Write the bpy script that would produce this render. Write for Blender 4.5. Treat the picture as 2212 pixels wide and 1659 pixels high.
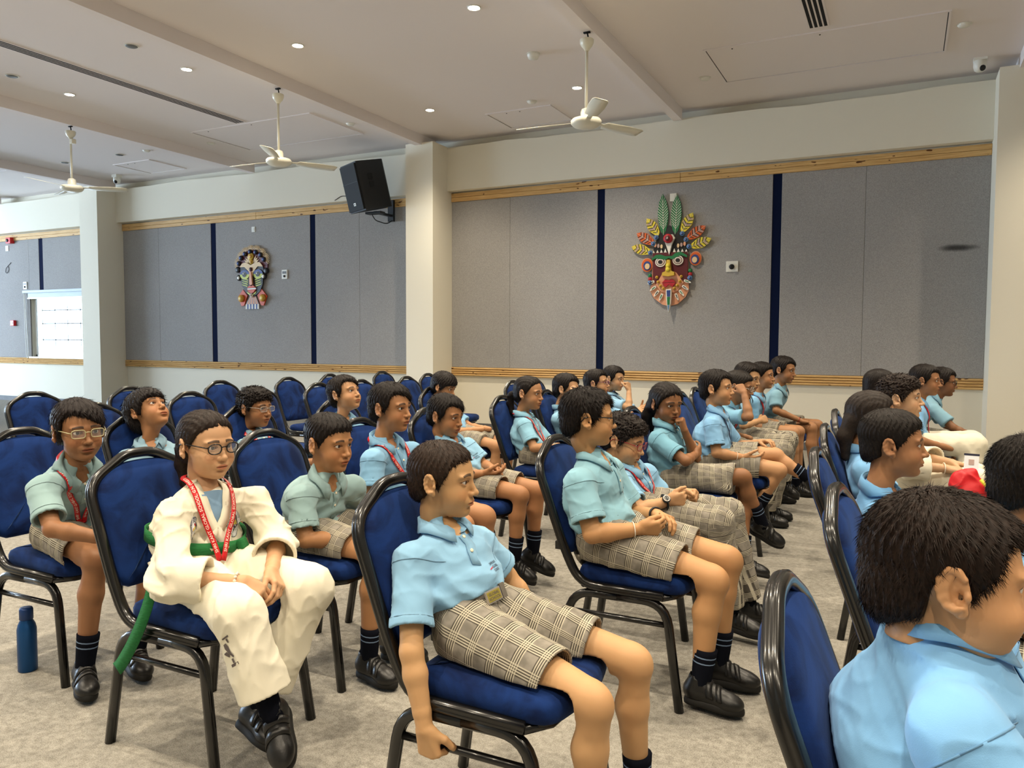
import bpy, bmesh, math, random, time
import numpy as np
from mathutils import Matrix, Vector
T0 = time.time()
random.seed(7); RNG = np.random.default_rng(7)
SC = bpy.context.scene
COL = SC.collection
for o in list(bpy.data.objects): bpy.data.objects.remove(o)

# ------------------------------------------------------------------ camera
cam = bpy.data.cameras.new('camera'); cam.lens = 27.46; cam.sensor_width = 36; cam.sensor_fit = 'HORIZONTAL'
cam.clip_start = 0.02; cam.clip_end = 200
co = bpy.data.objects.new('camera', cam); COL.objects.link(co)
_r = (0.8936, 0.4488, 0.0042); _u = (-0.0288, 0.048, 0.9984); _f = (-0.4479, 0.8923, -0.0558)
m3 = Matrix((( _r[0], _u[0], -_f[0]), (_r[1], _u[1], -_f[1]), (_r[2], _u[2], -_f[2])))
co.matrix_world = Matrix.Translation((0, 0, 1.3)) @ m3.to_4x4()
SC.camera = co

# ------------------------------------------------------------------ world, light, exposure
SC.view_settings.view_transform = 'Standard'; SC.view_settings.look = 'None'
SC.view_settings.gamma = 1; SC.view_settings.use_curve_mapping = False
SC.view_settings.exposure = 0.3
W = bpy.data.worlds.new('sky'); SC.world = W; W.use_nodes = True
bg = W.node_tree.nodes['Background']; bg.inputs[0].default_value = (0.62, 0.8, 1.0, 1); bg.inputs[1].default_value = 9.0
SC.cycles.max_bounces = 7; SC.cycles.diffuse_bounces = 4; SC.cycles.glossy_bounces = 3
SC.cycles.transmission_bounces = 4; SC.cycles.transparent_max_bounces = 8
SC.cycles.caustics_reflective = False; SC.cycles.caustics_refractive = False
SC.cycles.sample_clamp_indirect = 4.0

LAMP_P = 205.0
LAMP_C = (1.0, 0.865, 0.665)
LAMPS = []
for lx in (-8.87, -6.92, -5.385, -3.41, -1.8, 0.15, 1.95):
    for ly in (8.41, 6.03, 3.65, 1.27, -1.1):
        if ly > 8 and lx not in (-5.385, -3.41, 1.95): continue
        LAMPS.append((lx, ly))
# daylight arriving through the window openings
def day(loc, rot, sx, sy, p, col=(0.6, 0.78, 1.0)):
    l = bpy.data.lights.new('daylight', 'AREA'); l.shape = 'RECTANGLE'; l.size = sx; l.size_y = sy; l.energy = p; l.color = col
    o = bpy.data.objects.new('daylight', l); COL.objects.link(o); o.location = loc; o.rotation_euler = rot
    return o
DAY_FAR = day((-23.9, 3.0, 1.9), (0, -math.pi / 2, 0), 2.6, 9.0, 1500)
DAY_WIN = day((-15.1, 10.12, 1.53), (-math.pi / 2, 0, 0), 1.6, 1.2, 160)

# ------------------------------------------------------------------ helpers
def link(o): COL.objects.link(o); return o
def tag(o, label=None, cat=None, group=None, kind=None):
    if label: o['label'] = label
    if cat: o['category'] = cat
    if group: o['group'] = group
    if kind: o['kind'] = kind
    return o
def empty(name, loc=(0, 0, 0), rz=0):
    o = bpy.data.objects.new(name, None); o.location = loc; o.rotation_euler = (0, 0, rz); o.empty_display_size = .1
    return link(o)
def mkmesh(name, V, Q, smooth=True):
    """V (n,3) array, Q list/array of faces (array => all same size)"""
    me = bpy.data.meshes.new(name)
    V = np.asarray(V, np.float32)
    if isinstance(Q, np.ndarray) and Q.ndim == 2:
        k = Q.shape[1]; nf = len(Q)
        me.vertices.add(len(V)); me.vertices.foreach_set('co', V.ravel())
        me.loops.add(nf * k); me.loops.foreach_set('vertex_index', Q.astype(np.int32).ravel())
        me.polygons.add(nf); me.polygons.foreach_set('loop_start', np.arange(0, nf * k, k, dtype=np.int32))
        me.update(calc_edges=True)
    else:
        me.from_pydata([tuple(map(float, v)) for v in V], [], [tuple(map(int, f)) for f in Q]); me.update()
    if smooth and len(me.polygons):
        me.polygons.foreach_set('use_smooth', np.ones(len(me.polygons), bool))
    return me
def obj(name, me, mat=None, parent=None, color=None):
    o = bpy.data.objects.new(name, me); link(o)
    if mat is not None and len(me.materials) == 0: me.materials.append(mat)
    if parent is not None: o.parent = parent
    if color is not None: o.color = (*color[:3], 1)
    return o
class MB:
    """collects simple solids in one mesh"""
    def __init__(s): s.V = []; s.F = []
    def add(s, V, F):
        n = len(s.V); s.V += [tuple(v) for v in V]; s.F += [tuple(i + n for i in f) for f in F]; return s
    def box(s, x0, x1, y0, y1, z0, z1, b=0.0, M=None):
        if b <= 0:
            V = [(x, y, z) for x in (x0, x1) for y in (y0, y1) for z in (z0, z1)]
            F = [(0, 1, 3, 2), (4, 6, 7, 5), (0, 4, 5, 1), (2, 3, 7, 6), (0, 2, 6, 4), (1, 5, 7, 3)]
        else:
            bm = bmesh.new(); bmesh.ops.create_cube(bm, size=1)
            for v in bm.verts:
                v.co = ((x0 + x1) / 2 + v.co.x * (x1 - x0), (y0 + y1) / 2 + v.co.y * (y1 - y0), (z0 + z1) / 2 + v.co.z * (z1 - z0))
            bmesh.ops.bevel(bm, geom=bm.edges[:], offset=b, segments=2, profile=.5, affect='EDGES')
            bm.verts.index_update(); V = [v.co[:] for v in bm.verts]; F = [[v.index for v in f.verts] for f in bm.faces]; bm.free()
        if M is not None: V = [tuple(M @ Vector(v)) for v in V]
        return s.add(V, F)
    def lathe(s, prof, n=16, c=(0, 0, 0), axis='z', M=None):
        V = []; F = []
        for (r, z) in prof:
            for i in range(n):
                a = 2 * math.pi * i / n; p = (r * math.cos(a), r * math.sin(a), z)
                if axis == 'x': p = (p[2], p[0], p[1])
                if axis == 'y': p = (p[0], -p[2], p[1]) if True else p
                V.append((c[0] + p[0], c[1] + p[1], c[2] + p[2]))
        for j in range(len(prof) - 1):
            for i in range(n):
                k = (i + 1) % n; F.append((j * n + i, j * n + k, (j + 1) * n + k, (j + 1) * n + i))
        F.append(tuple(range(n - 1, -1, -1))); F.append(tuple((len(prof) - 1) * n + i for i in range(n)))
        if M is not None: V = [tuple(M @ Vector(v)) for v in V]
        return s.add(V, F)
    def tube(s, pts, r, n=8, prof=None, cap=True, up=(0, 0, 1)):
        V, F = sweep(pts, r, n, prof, cap, up); return s.add(V, F)
    def prism(s, poly, z0, z1, M=None, dome=0.0):
        """poly in xy, extruded z0..z1"""
        n = len(poly); V = [(x, y, z0) for x, y in poly] + [(x, y, z1) for x, y in poly]
        F = [tuple(range(n - 1, -1, -1)), tuple(range(n, 2 * n))] + [(i, (i + 1) % n, n + (i + 1) % n, n + i) for i in range(n)]
        if M is not None: V = [tuple(M @ Vector(v)) for v in V]
        return s.add(V, F)
    def build(s, name, mat=None, parent=None, smooth=False, **k):
        return obj(name, mkmesh(name, np.array(s.V), s.F, smooth), mat, parent, **k)
def sweep(pts, r, n=8, prof=None, cap=True, up=(0, 0, 1)):
    P = np.array(pts, float); m = len(P)
    rr = np.full(m, r) if np.isscalar(r) else np.array(r)
    if prof is None: prof = [(math.cos(2 * math.pi * i / n), math.sin(2 * math.pi * i / n)) for i in range(n)]
    n = len(prof); T = np.gradient(P, axis=0); T /= np.linalg.norm(T, axis=1)[:, None] + 1e-12
    U = np.array(up, float); a = U - T[0] * (U @ T[0])
    if np.linalg.norm(a) < .05: a = np.array((1., 0, 0)) - T[0] * T[0][0]
    a /= np.linalg.norm(a); V = []; F = []
    for i in range(m):
        a = a - T[i] * (a @ T[i]); a /= np.linalg.norm(a); b = np.cross(T[i], a)
        for (c, d) in prof: V.append(P[i] + rr[i] * (c * a + d * b))
    for j in range(m - 1):
        for i in range(n):
            k = (i + 1) % n; F.append((j * n + i, j * n + k, (j + 1) * n + k, (j + 1) * n + i))
    if cap: F.append(tuple(range(n - 1, -1, -1))); F.append(tuple((m - 1) * n + i for i in range(n)))
    return V, F
def rounded(pts, rad, seg=5, closed=False):
    """polyline with rounded corners"""
    P = [Vector(p) for p in pts]; out = []
    n = len(P)
    for i in range(n):
        if not closed and i in (0, n - 1): out.append(P[i][:]); continue
        r = rad[i] if isinstance(rad, (list, tuple)) else rad
        a, b, c = P[i - 1], P[i], P[(i + 1) % n]; d1 = (a - b); d2 = (c - b)
        k = min(r, d1.length * .49, d2.length * .49); p = b + d1.normalized() * k; q = b + d2.normalized() * k
        for j in range(seg + 1):
            t = j / seg; out.append(((1 - t) ** 2 * p + 2 * t * (1 - t) * b + t * t * q)[:])
    return out
def copy_tree(o, parent=None):
    c = o.copy(); COL.objects.link(c); c.parent = parent
    for ch in o.children: copy_tree(ch, c)
    return c

# ------------------------------------------------------------------ shader helpers
class N:
    def __init__(s, nt, sock): s.nt = nt; s.s = sock
    def op(s, kind, *a, clamp=False):
        n = s.nt.nodes.new('ShaderNodeMath'); n.operation = kind; n.use_clamp = clamp
        for i, v in enumerate((s,) + a):
            if isinstance(v, N): s.nt.links.new(v.s, n.inputs[i])
            else: n.inputs[i].default_value = v
        return N(s.nt, n.outputs[0])
    def __add__(s, o): return s.op('ADD', o)
    def __radd__(s, o): return s.op('ADD', o)
    def __sub__(s, o): return s.op('SUBTRACT', o)
    def __rsub__(s, o): return (s * -1.0) + o
    def __mul__(s, o): return s.op('MULTIPLY', o)
    def __rmul__(s, o): return s.op('MULTIPLY', o)
    def __truediv__(s, o): return s.op('DIVIDE', o)
    def abs(s): return s.op('ABSOLUTE')
    def fract(s): return s.op('FRACT')
    def sqrt(s): return s.op('SQRT')
    def sin(s): return s.op('SINE')
    def min(s, o): return s.op('MINIMUM', o)
    def max(s, o): return s.op('MAXIMUM', o)
    def lt(s, o): return s.op('LESS_THAN', o)
    def gt(s, o): return s.op('GREATER_THAN', o)
    def ramp(s, a, b):
        n = s.nt.nodes.new('ShaderNodeMapRange'); n.interpolation_type = 'SMOOTHSTEP'
        s.nt.links.new(s.s, n.inputs[0]); n.inputs[1].default_value = a; n.inputs[2].default_value = b
        return N(s.nt, n.outputs[0])
class M:
    def __init__(s, name, col=(.8, .8, .8), rough=.5, metal=0.0, spec=.5):
        s.m = bpy.data.materials.new(name); s.m.use_nodes = True; s.nt = s.m.node_tree
        s.b = s.nt.nodes['Principled BSDF']; s.b.inputs['Base Color'].default_value = (*col, 1)
        s.b.inputs['Roughness'].default_value = rough; s.b.inputs['Metallic'].default_value = metal
        s.b.inputs['Specular IOR Level'].default_value = spec
    def set(s, name, v): s.b.inputs[name].default_value = v; return s
    def tex(s, kind='Object'):
        n = s.nt.nodes.new('ShaderNodeTexCoord'); return n.outputs[kind]
    def attr(s, name, out='Vector'):
        n = s.nt.nodes.new('ShaderNodeAttribute'); n.attribute_name = name; return n.outputs[out]
    def xyz(s, sock):
        n = s.nt.nodes.new('ShaderNodeSeparateXYZ'); s.nt.links.new(sock, n.inputs[0]); return [N(s.nt, o) for o in n.outputs]
    def scale(s, sock, v):
        n = s.nt.nodes.new('ShaderNodeMapping'); s.nt.links.new(sock, n.inputs[0]); n.inputs['Scale'].default_value = v; return n.outputs[0]
    def noise(s, sc=5, det=2, vec=None, rough=.5, dist=0):
        n = s.nt.nodes.new('ShaderNodeTexNoise'); n.inputs['Scale'].default_value = sc; n.inputs['Detail'].default_value = det
        n.inputs['Roughness'].default_value = rough; n.inputs['Distortion'].default_value = dist
        if vec is not None: s.nt.links.new(vec, n.inputs['Vector'])
        return N(s.nt, n.outputs['Fac'])
    def info(s):
        n = s.nt.nodes.new('ShaderNodeObjectInfo'); return n.outputs['Color']
    def mix(s, f, a, b, mode='MIX'):
        n = s.nt.nodes.new('ShaderNodeMix'); n.data_type = 'RGBA'; n.blend_type = mode
        for i, v in ((0, f), (6, a), (7, b)):
            if isinstance(v, N): s.nt.links.new(v.s, n.inputs[i])
            elif isinstance(v, bpy.types.NodeSocket): s.nt.links.new(v, n.inputs[i])
            elif isinstance(v, (int, float)): n.inputs[i].default_value = v
            else: n.inputs[i].default_value = (*v, 1)
        return n.outputs[2]
    def col(s, sock): s.nt.links.new(sock, s.b.inputs['Base Color']); return s
    def to(s, name, v): s.nt.links.new(v.s, s.b.inputs[name]); return s
    def bump(s, h, strength=.3, dist=.01):
        n = s.nt.nodes.new('ShaderNodeBump'); n.inputs['Strength'].default_value = strength; n.inputs['Distance'].default_value = dist
        s.nt.links.new(h.s, n.inputs['Height']); s.nt.links.new(n.outputs[0], s.b.inputs['Normal']); return s
def srgb(r, g, b):
    f = lambda c: (c / 255 / 12.92) if c / 255 <= .04045 else ((c / 255 + .055) / 1.055) ** 2.4
    return (f(r), f(g), f(b))
def emis(name, col, st):
    m = M(name, (0, 0, 0)); m.b.inputs['Emission Color'].default_value = (*col, 1); m.b.inputs['Emission Strength'].default_value = st; return m.m

MT = {}
def mats():
    m = M('plaster_white', srgb(232, 226, 208), .85, spec=.2); n = m.noise(90, 3, m.tex()); m.bump(n, .12, .004); MT['plaster'] = m.m
    m = M('ceiling_paint', srgb(236, 228, 225), .9, spec=.2); n = m.noise(140, 2, m.tex()); m.bump(n, .08, .003); MT['ceiling'] = m.m
    m = M('carpet', rough=1, spec=.05); t = m.tex(); a = m.noise(260, 2, t); b = m.noise(38, 4, t, .7); c = m.noise(1.3, 3, t)
    f = (a * .5 + b * .5).ramp(.34, .66); c1 = m.mix(f, srgb(118, 114, 106), srgb(168, 164, 154)); c2 = m.mix(c.ramp(.35, .65), c1, srgb(150, 146, 137))
    f2 = m.mix(.22, c1, c2); m.col(f2); m.bump(a, .5, .006); MT['carpet'] = m.m
    m = M('felt_panel', rough=1, spec=.05); t = m.tex(); a = m.noise(150, 3, t, .7); b = m.noise(1.1, 2, t)
    m.col(m.mix(.25, m.mix(a.ramp(.3, .7), srgb(140, 138, 136), srgb(178, 175, 172)), m.mix(b.ramp(.3, .7), srgb(148, 146, 144), srgb(166, 163, 160)))); m.bump(a, .25, .004); MT['felt'] = m.m
    m = M('navy_strip', srgb(14, 24, 52), .95, spec=.1); MT['navy'] = m.m
    m = M('skirting_paint', srgb(92, 92, 92), .6); n = m.noise(30, 3, m.tex()); m.col(m.mix(n, srgb(80, 80, 82), srgb(104, 104, 104))); MT['skirt'] = m.m
    m = M('pine', rough=.5, spec=.3); t = m.tex(); g = m.noise(3, 4, m.scale(t, (1.2, 14, 30)), .6, .4); k = m.noise(2.0, 1, m.scale(t, (4.2, 1, 12)))
    c1 = m.mix(g.ramp(.3, .7), srgb(196, 152, 92), srgb(226, 188, 128)); m.col(m.mix(k.ramp(.70, .735), c1, srgb(96, 58, 26))); MT['pine'] = m.m
    m = M('black_tube', srgb(14, 13, 12), .25, spec=.5); n = m.noise(60, 4, m.tex()); m.col(m.mix(n.ramp(.70, .76), srgb(14, 13, 12), srgb(52, 46, 38))); m.set('Coat Weight', .25); m.set('Coat Roughness', .12); MT['tube'] = m.m
    m = M('blue_velvet', rough=.9, spec=.15); t = m.tex('Object'); a = m.noise(5, 4, t, .6, 1.2); b = m.noise(400, 1, t)
    m.col(m.mix(a.ramp(.35, .68), srgb(8, 22, 58), srgb(20, 48, 104))); m.set('Sheen Weight', .22); m.set('Sheen Roughness', .4); m.b.inputs['Sheen Tint'].default_value = (.25, .42, .85, 1); m.bump(b, .12, .002); MT['velvet'] = m.m
    MT['black'] = M('black_plastic', srgb(14, 14, 15), .5).m
    m = M('speaker_black', srgb(13, 13, 14), .65); n = m.noise(500, 1, m.tex()); m.bump(n, .2, .002); MT['spk'] = m.m
    MT['grille'] = M('speaker_grille', srgb(8, 9, 10), .8).m
    MT['white'] = M('white_plastic', srgb(232, 230, 220), .35).m
    MT['fan'] = M('fan_enamel', srgb(228, 224, 206), .3).m
    MT['dark'] = M('dark_slot', srgb(12, 12, 12), .9).m
    MT['grey'] = M('grey_plastic', srgb(110, 112, 112), .5).m
    MT['red'] = M('red_plastic', srgb(200, 30, 34), .4).m
    MT['metal'] = M('bright_metal', srgb(200, 200, 200), .3, 1).m
    MT['lamp'] = emis('lamp_glow', (1, .9, .72), 40)
    MT['blind'] = M('blind_fabric', srgb(214, 224, 232), .8).m
    m = M('window_glass', (1, 1, 1), .02); m.set('Transmission Weight', 1.0); m.set('IOR', 1.02); MT['glass'] = m.m
    m = M('lens_glass', (1, 1, 1), .0, spec=.6); m.set('Transmission Weight', 1.0); m.set('IOR', 1.05); MT['lens'] = m.m
    def flat(n, c, r=.5): MT[n] = M(n, srgb(*c), r).m
    flat('p_black', (22, 20, 20)); flat('p_maroon', (92, 22, 30)); flat('p_green', (24, 112, 62)); flat('p_yellow', (226, 206, 56)); flat('p_orange', (214, 96, 34))
    flat('p_blue', (44, 66, 130)); flat('p_lblue', (92, 134, 176)); flat('p_red', (176, 30, 42)); flat('p_peach', (222, 158, 122)); flat('p_cream', (226, 196, 150)); flat('p_white', (236, 232, 220))
    flat('p_mauve', (176, 150, 142)); flat('p_ochre', (196, 140, 40)); flat('p_lime', (196, 208, 92)); flat('p_teal', (40, 110, 130)); flat('p_rust', (206, 78, 34)); flat('p_gold', (208, 172, 60))
mats()
# ------------------------------------------------------------------ the room
YW = 9.9; ZC = 4.17; XL = -24.0; XR = 6.0; YB = -7.0
def sbox(name, x0, x1, y0, y1, z0, z1, mat, parent=None, b=0):
    o = MB().box(x0, x1, y0, y1, z0, z1, b).build(name, MT[mat], parent)
    if parent is None: o['kind'] = 'structure'
    return o
sbox('floor', XL, XR, YB, YW + .2, -.1, 0, 'carpet')
sbox('ceiling', XL, XR, YB, YW + .2, ZC, ZC + .1, 'ceiling')
sbox('wall_rear', XL, XR, YB - .2, YB, 0, ZC, 'plaster')
sbox('wall_right', XR, XR + .2, YB, YW + .2, 0, ZC, 'plaster')
# far left wall with a wide bank of windows
wl = MB(); wl.box(XL - .2, XL, YB, YW + .2, 0, .6).box(XL - .2, XL, YB, YW + .2, 3.2, ZC).box(XL - .2, XL, YB, -1.5, .6, 3.2).box(XL - .2, XL, 7.5, YW + .2, .6, 3.2)
wl.build('wall_left', MT['plaster'])['kind'] = 'structure'
w2 = MB()
for i in range(7): w2.box(XL - .12, XL - .06, -1.5 + i * 1.5 - .03, -1.5 + i * 1.5 + .03, .6, 3.2)
w2.box(XL - .12, XL - .06, -1.5, 7.5, 1.85, 1.92).box(XL - .12, XL - .06, -1.5, 7.5, .6, .66).box(XL - .12, XL - .06, -1.5, 7.5, 3.14, 3.2)
o = w2.build('window_2', MT['white']); o['kind'] = 'structure'
# the panelled wall: structure lies behind the felt, window hole in the far section
WX0, WX1, WZ0, WZ1 = -15.93, -14.26, .93, 2.15
ws = MB(); ws.box(XL, WX0, YW, YW + .2, 0, ZC).box(WX1, XR, YW, YW + .2, 0, ZC).box(WX0, WX1, YW, YW + .2, 0, WZ0).box(WX0, WX1, YW, YW + .2, WZ1, ZC)
wall = ws.build('wall_back', MT['plaster']); wall['kind'] = 'structure'
# plaster beam above the panels, one length per bay, and columns
COLS = [(-20.73, -20.22), (-13.57, -13.08), (-6.397, -5.945), (.775, 1.23)]
bays = [(XL, -20.73), (-20.22, -13.57), (-13.08, -6.397), (-5.945, .775), (1.23, XR)]
for i, (a, b) in enumerate(bays):
    # slightly wavy top edge, as trowelled
    mb = MB(); n = 14; xs = np.linspace(a, b, n + 1); zz = 4.045 + .012 * np.sin(xs * 2.1) + .006 * np.sin(xs * 7.3)
    V = []; F = []
    for x, z in zip(xs, zz): V += [(x, YW - .16, 3.44), (x, YW - .16, z), (x, YW, z), (x, YW, 3.44)]
    for k in range(n):
        p = k * 4; q = p + 4
        F += [(p, q, q + 1, p + 1), (p + 1, q + 1, q + 2, p + 2), (p + 3, p, q, q + 3)[::-1]]
    F += [(0, 1, 2, 3), (n * 4 + 3, n * 4 + 2, n * 4 + 1, n * 4)]
    mb.add(V, F); o = mb.build('trim_%d' % (i + 1), MT['plaster']); o['kind'] = 'structure'
for i, (a, b) in enumerate(COLS):
    o = sbox('wall_column_%d' % (i + 1), a, b, 9.353, YW, 0, 4.06, 'plaster')
    k = MB().box(a - .012, b + .012, 9.34, YW, 0, .095).build('skirting', MT['skirt'], o)
for i, (a, b) in enumerate(bays):
    sbox('baseboard_%d' % (i + 1), a + (.012 if i else 0), b - (.012 if i < 4 else 0), YW - .014, YW, 0, .095, 'skirt')
# ceiling beams on the column lines
for i, x in enumerate((-20.18, -16.61, -13.11, -9.68, -6.18, -2.595, 1.0)):
    sbox('ceiling_beam_%d' % (i + 1), x - .055, x + .055, YB, 9.72, 4.03, ZC, 'ceiling')
# felt panels, navy strips and pine slats : pieces of the wall
strips = [(-19.2, -19.08), (-15.615, -15.49), (-10.813, -10.696), (-8.6, -8.495), (-3.695, -3.595), (-1.466, -1.363), (2.6, 2.7)]
PZ0, PZ1 = .905, 3.30
edges = {1: [-20.22, -19.2], 2: None}
def panel(x0, x1, z0=PZ0, z1=PZ1):
    MB().box(x0, x1, YW - .03, YW, z0, z1, .004).build('felt_panel', MT['felt'], wall)
for (a, b) in bays:
    s = [q for q in strips if a < q[0] < b]; xs = [a] + [v for q in s for v in q] + [b]
    for k in range(0, len(xs), 2):
        x0, x1 = xs[k], xs[k + 1]
        cuts = [x0, x1]
        if x1 - x0 > 1.95 and k in (0, len(xs) - 2): cuts = [x0, x1 - 1.22 if k else x0 + .95, x1]      # seam between two felt widths
        for c0, c1 in zip(cuts[:-1], cuts[1:]):
            if c1 <= WX0 or c0 >= WX1: panel(c0 + .001, c1 - .001)
            else:
                if c0 < WX0: panel(c0, WX0 - .02)
                if c1 > WX1: panel(WX1, c1)
                panel(max(c0, WX0 - .02), min(c1, WX1), WZ1 + .02, PZ1)
    for q in s:
        z0 = WZ1 + .12 if WX0 < q[0] < WX1 else PZ0
        MB().box(q[0], q[1], YW - .024, YW - .001, z0, PZ1).build('navy_strip', MT['navy'], wall)
    # bottom trim: four half-round slats; top trim: one board with two shallow beads, in lengths
    n = max(1, int((b - a) / 2.4)); L = (b - a) / n
    for k in range(n):
        x0, x1 = a + k * L + .001, a + (k + 1) * L - .001
        for j in range(4):
            z = .780 + j * .031; V = []
            for x in (x0, x1):
                for t in range(5):
                    an = math.pi * t / 4; V.append((x, YW - .026 - .022 * math.sin(an), z + .0155 - .0150 * math.cos(an)))
                V += [(x, YW, z + .031), (x, YW, z)]
            F = [(0, 7, 8, 1), (1, 8, 9, 2), (2, 9, 10, 3), (3, 10, 11, 4), (4, 11, 12, 5), (6, 13, 7, 0), (0, 1, 2, 3, 4, 5, 6), (13, 12, 11, 10, 9, 8, 7)]
            MB().add(V, F).build('pine_slat', MT['pine'], wall)
        for j, (z0, z1, d) in enumerate(((3.30, 3.359, .05), (3.361, 3.42, .05))):
            MB().box(x0, x1, YW - d, YW, z0, z1, .006).build('pine_slat', MT['pine'], wall)
sm = M('felt_dark_patch', srgb(58, 56, 55), 1, spec=0); gx_, gy_, gz_ = sm.xyz(sm.tex('Generated')); nn_ = sm.noise(9, 3, sm.tex())
sm.to('Alpha', (((gx_ - .62) / .42 * ((gx_ - .62) / .42) + (gz_ - .5) / .42 * ((gz_ - .5) / .42)).sqrt() + (nn_ - .5) * .5).ramp(.85, .1) * .4); MT['dark_patch'] = sm.m
MB().box(.08, .75, YW - .0312, YW - .0302, 2.26, 2.40).build('dark_patch', MT['dark_patch'], wall)  # thin plate: darker soft-edged ellipse on the felt, alpha fading outwards
# ---- window in the far section
wf = MB()
for (x0, x1, z0, z1) in ((WX0, WX0 + .05, WZ0, WZ1), (WX1 - .05, WX1, WZ0, WZ1), (WX0, WX1, WZ0, WZ0 + .04), (WX0, WX1, WZ1 - .05, WZ1)): wf.box(x0, x1, YW + .05, YW + .11, z0, z1)
wn = wf.build('window_1', MT['white']); wn['kind'] = 'structure'
for x in (WX0 + .12, WX0 + .52, WX0 + .92, WX0 + 1.32): MB().box(x, x + .022, YW + .13, YW + .152, WZ0, WZ1).build('grille_bar', MT['white'], wn)
for z in (WZ0 + .33, WZ0 + .66, WZ0 + .93): MB().box(WX0, WX1, YW + .13, YW + .152, z, z + .022).build('grille_bar', MT['white'], wn)
MB().box(WX0 + .05, WX1 - .05, YW + .07, YW + .076, WZ0 + .04, WZ1 - .05).build('pane', MT['glass'], wn)
MB().box(WX0 - .06, WX1, YW - .06, YW + .04, WZ0 - .03, WZ0).build('window_sill', MT['white'], wn)
bl = tag(MB().box(WX0 - .16, WX1 + .1, YW - .1, YW - .035, 2.215, 2.27, .01).build('roller_blind', MT['blind']), 'pale roller blind rolled up above the bright window behind the left column', 'blind')
MB().box(WX0 - .05, WX1 + .05, YW - .05, YW - .045, 2.12, 2.22).build('blind_fabric', MT['blind'], bl)
MB().box(WX0 - .06, WX1 + .05, YW - .06, YW - .035, 2.095, 2.125, .005).build('bottom_bar', MT['white'], bl)
cx = WX0 - .12; pts = [(cx - .03, YW - .07, 2.24), (cx - .03, YW - .06, 1.5), (cx - .028, YW - .05, .95), (cx, YW - .05, .88), (cx + .035, YW - .05, .95), (cx + .02, YW - .06, 1.6), (cx, YW - .07, 2.24)]
MB().tube(rounded(pts, .06), .007, 6).build('pull_cord', MT['white'], bl, True)

# ---- ceiling things
def lamp(x, y, i):
    o = empty('ceiling_downlight', (x, y, ZC))
    bay = {-8.87: 'left part of the third bay', -6.92: 'third bay beside the second beam', -5.385: 'middle bay beside the second beam', -3.41: 'middle bay beside the first fan', -1.8: 'right bay beside the first fan', .15: 'middle of the right bay', 1.95: 'bay right of the last beam'}[x]
    row = {8.41: 'nearest the panelled wall', 6.03: 'second row from the wall', 3.65: 'third row from the wall', 1.27: 'fourth row from the wall', -1.1: 'row behind the camera'}[y]
    tag(o, 'lit round downlight, ' + row + ', ' + bay, 'downlight', 'recessed ceiling downlights')
    r = MB().lathe([(.062, 0), (.062, -.006), (.056, -.009), (.05, -.006), (.05, 0)], 20).build('trim_ring', MT['white'], o, True)
    d = MB().lathe([(.049, -.004), (.049, -.0045)], 20).build('diffuser', MT['lamp'], o)
    l = bpy.data.lights.new('lamp', 'SPOT'); l.energy = LAMP_P; l.color = LAMP_C; l.spot_size = math.radians(128); l.spot_blend = 1.0; l.shadow_soft_size = .045
    if x < -6.5: l.color = (1.0, .92, .8); l.energy = LAMP_P * .8
    q = bpy.data.objects.new('lamp_light', l); link(q); q.location = (x, y, ZC - .03)
for i, (x, y) in enumerate(LAMPS): lamp(x, y, i)
def access_panel(x0, x1, y0, y1, lab):
    o = tag(MB().box(x0 + .008, x1 - .008, y0 + .008, y1 - .008, ZC - .006, ZC + .001).build('ceiling_access_panel', MT['ceiling']), lab, 'access panel')
    f = MB()
    for (a, b, c, d) in ((x0 - .02, x1 + .02, y0 - .02, y0), (x0 - .02, x1 + .02, y1, y1 + .02), (x0 - .02, x0, y0, y1), (x1, x1 + .02, y0, y1)): f.box(a, b, c, d, ZC - .012, ZC + .001)
    f.build('panel_frame', MT['ceiling'], o)
    g = MB().box(x0, x1, y0, y1, ZC - .003, ZC + .002).build('shadow_gap', MT['dark'], o)
    h = MB()
    for x in (x0 + .25, (x0 + x1) / 2): h.lathe([(.008, ZC - .006), (.008, ZC - .010)], 8, (x, y0 + .06, 0))
    h.build('screw', MT['dark'], o)
access_panel(-1.846, .262, 7.90, 8.94, 'large ceiling access panel at right beside the slot diffuser')
access_panel(-8.94, -6.842, 7.86, 8.94, 'large ceiling access panel behind the second fan from the right')
access_panel(-4.83, -3.96, 8.88, 9.57, 'small square ceiling access panel near the right column top')
access_panel(-11.75, -10.92, 8.74, 9.44, 'small square ceiling access panel at left near the dome camera')
access_panel(-15.2, -13.6, 6.6, 8.2, 'large ceiling access panel above the far left window')
def diffuser(x0, x1, y0, y1, n, lab):
    o = tag(MB().box(x0, x1, y0, y1, ZC - .008, ZC + .001).build('slot_diffuser', MT['ceiling']), lab, 'diffuser')
    w = (x1 - x0) / (2 * n + 1)
    for i in range(n): MB().box(x0 + w * (2 * i + 1) - .2 * w, x0 + w * (2 * i + 2) + .1 * w, y0 + .012, y1 - .012, ZC - .009, ZC - .001).build('slot', MT['dark'], o)
diffuser(-8.03, -7.86, 2.2, 7.79, 4, 'long linear slot diffuser with fine slots in the left ceiling bay')
diffuser(-.875, -.69, 5.2, 7.77, 4, 'short wide linear diffuser with four black slots at the ceiling right')
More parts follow.
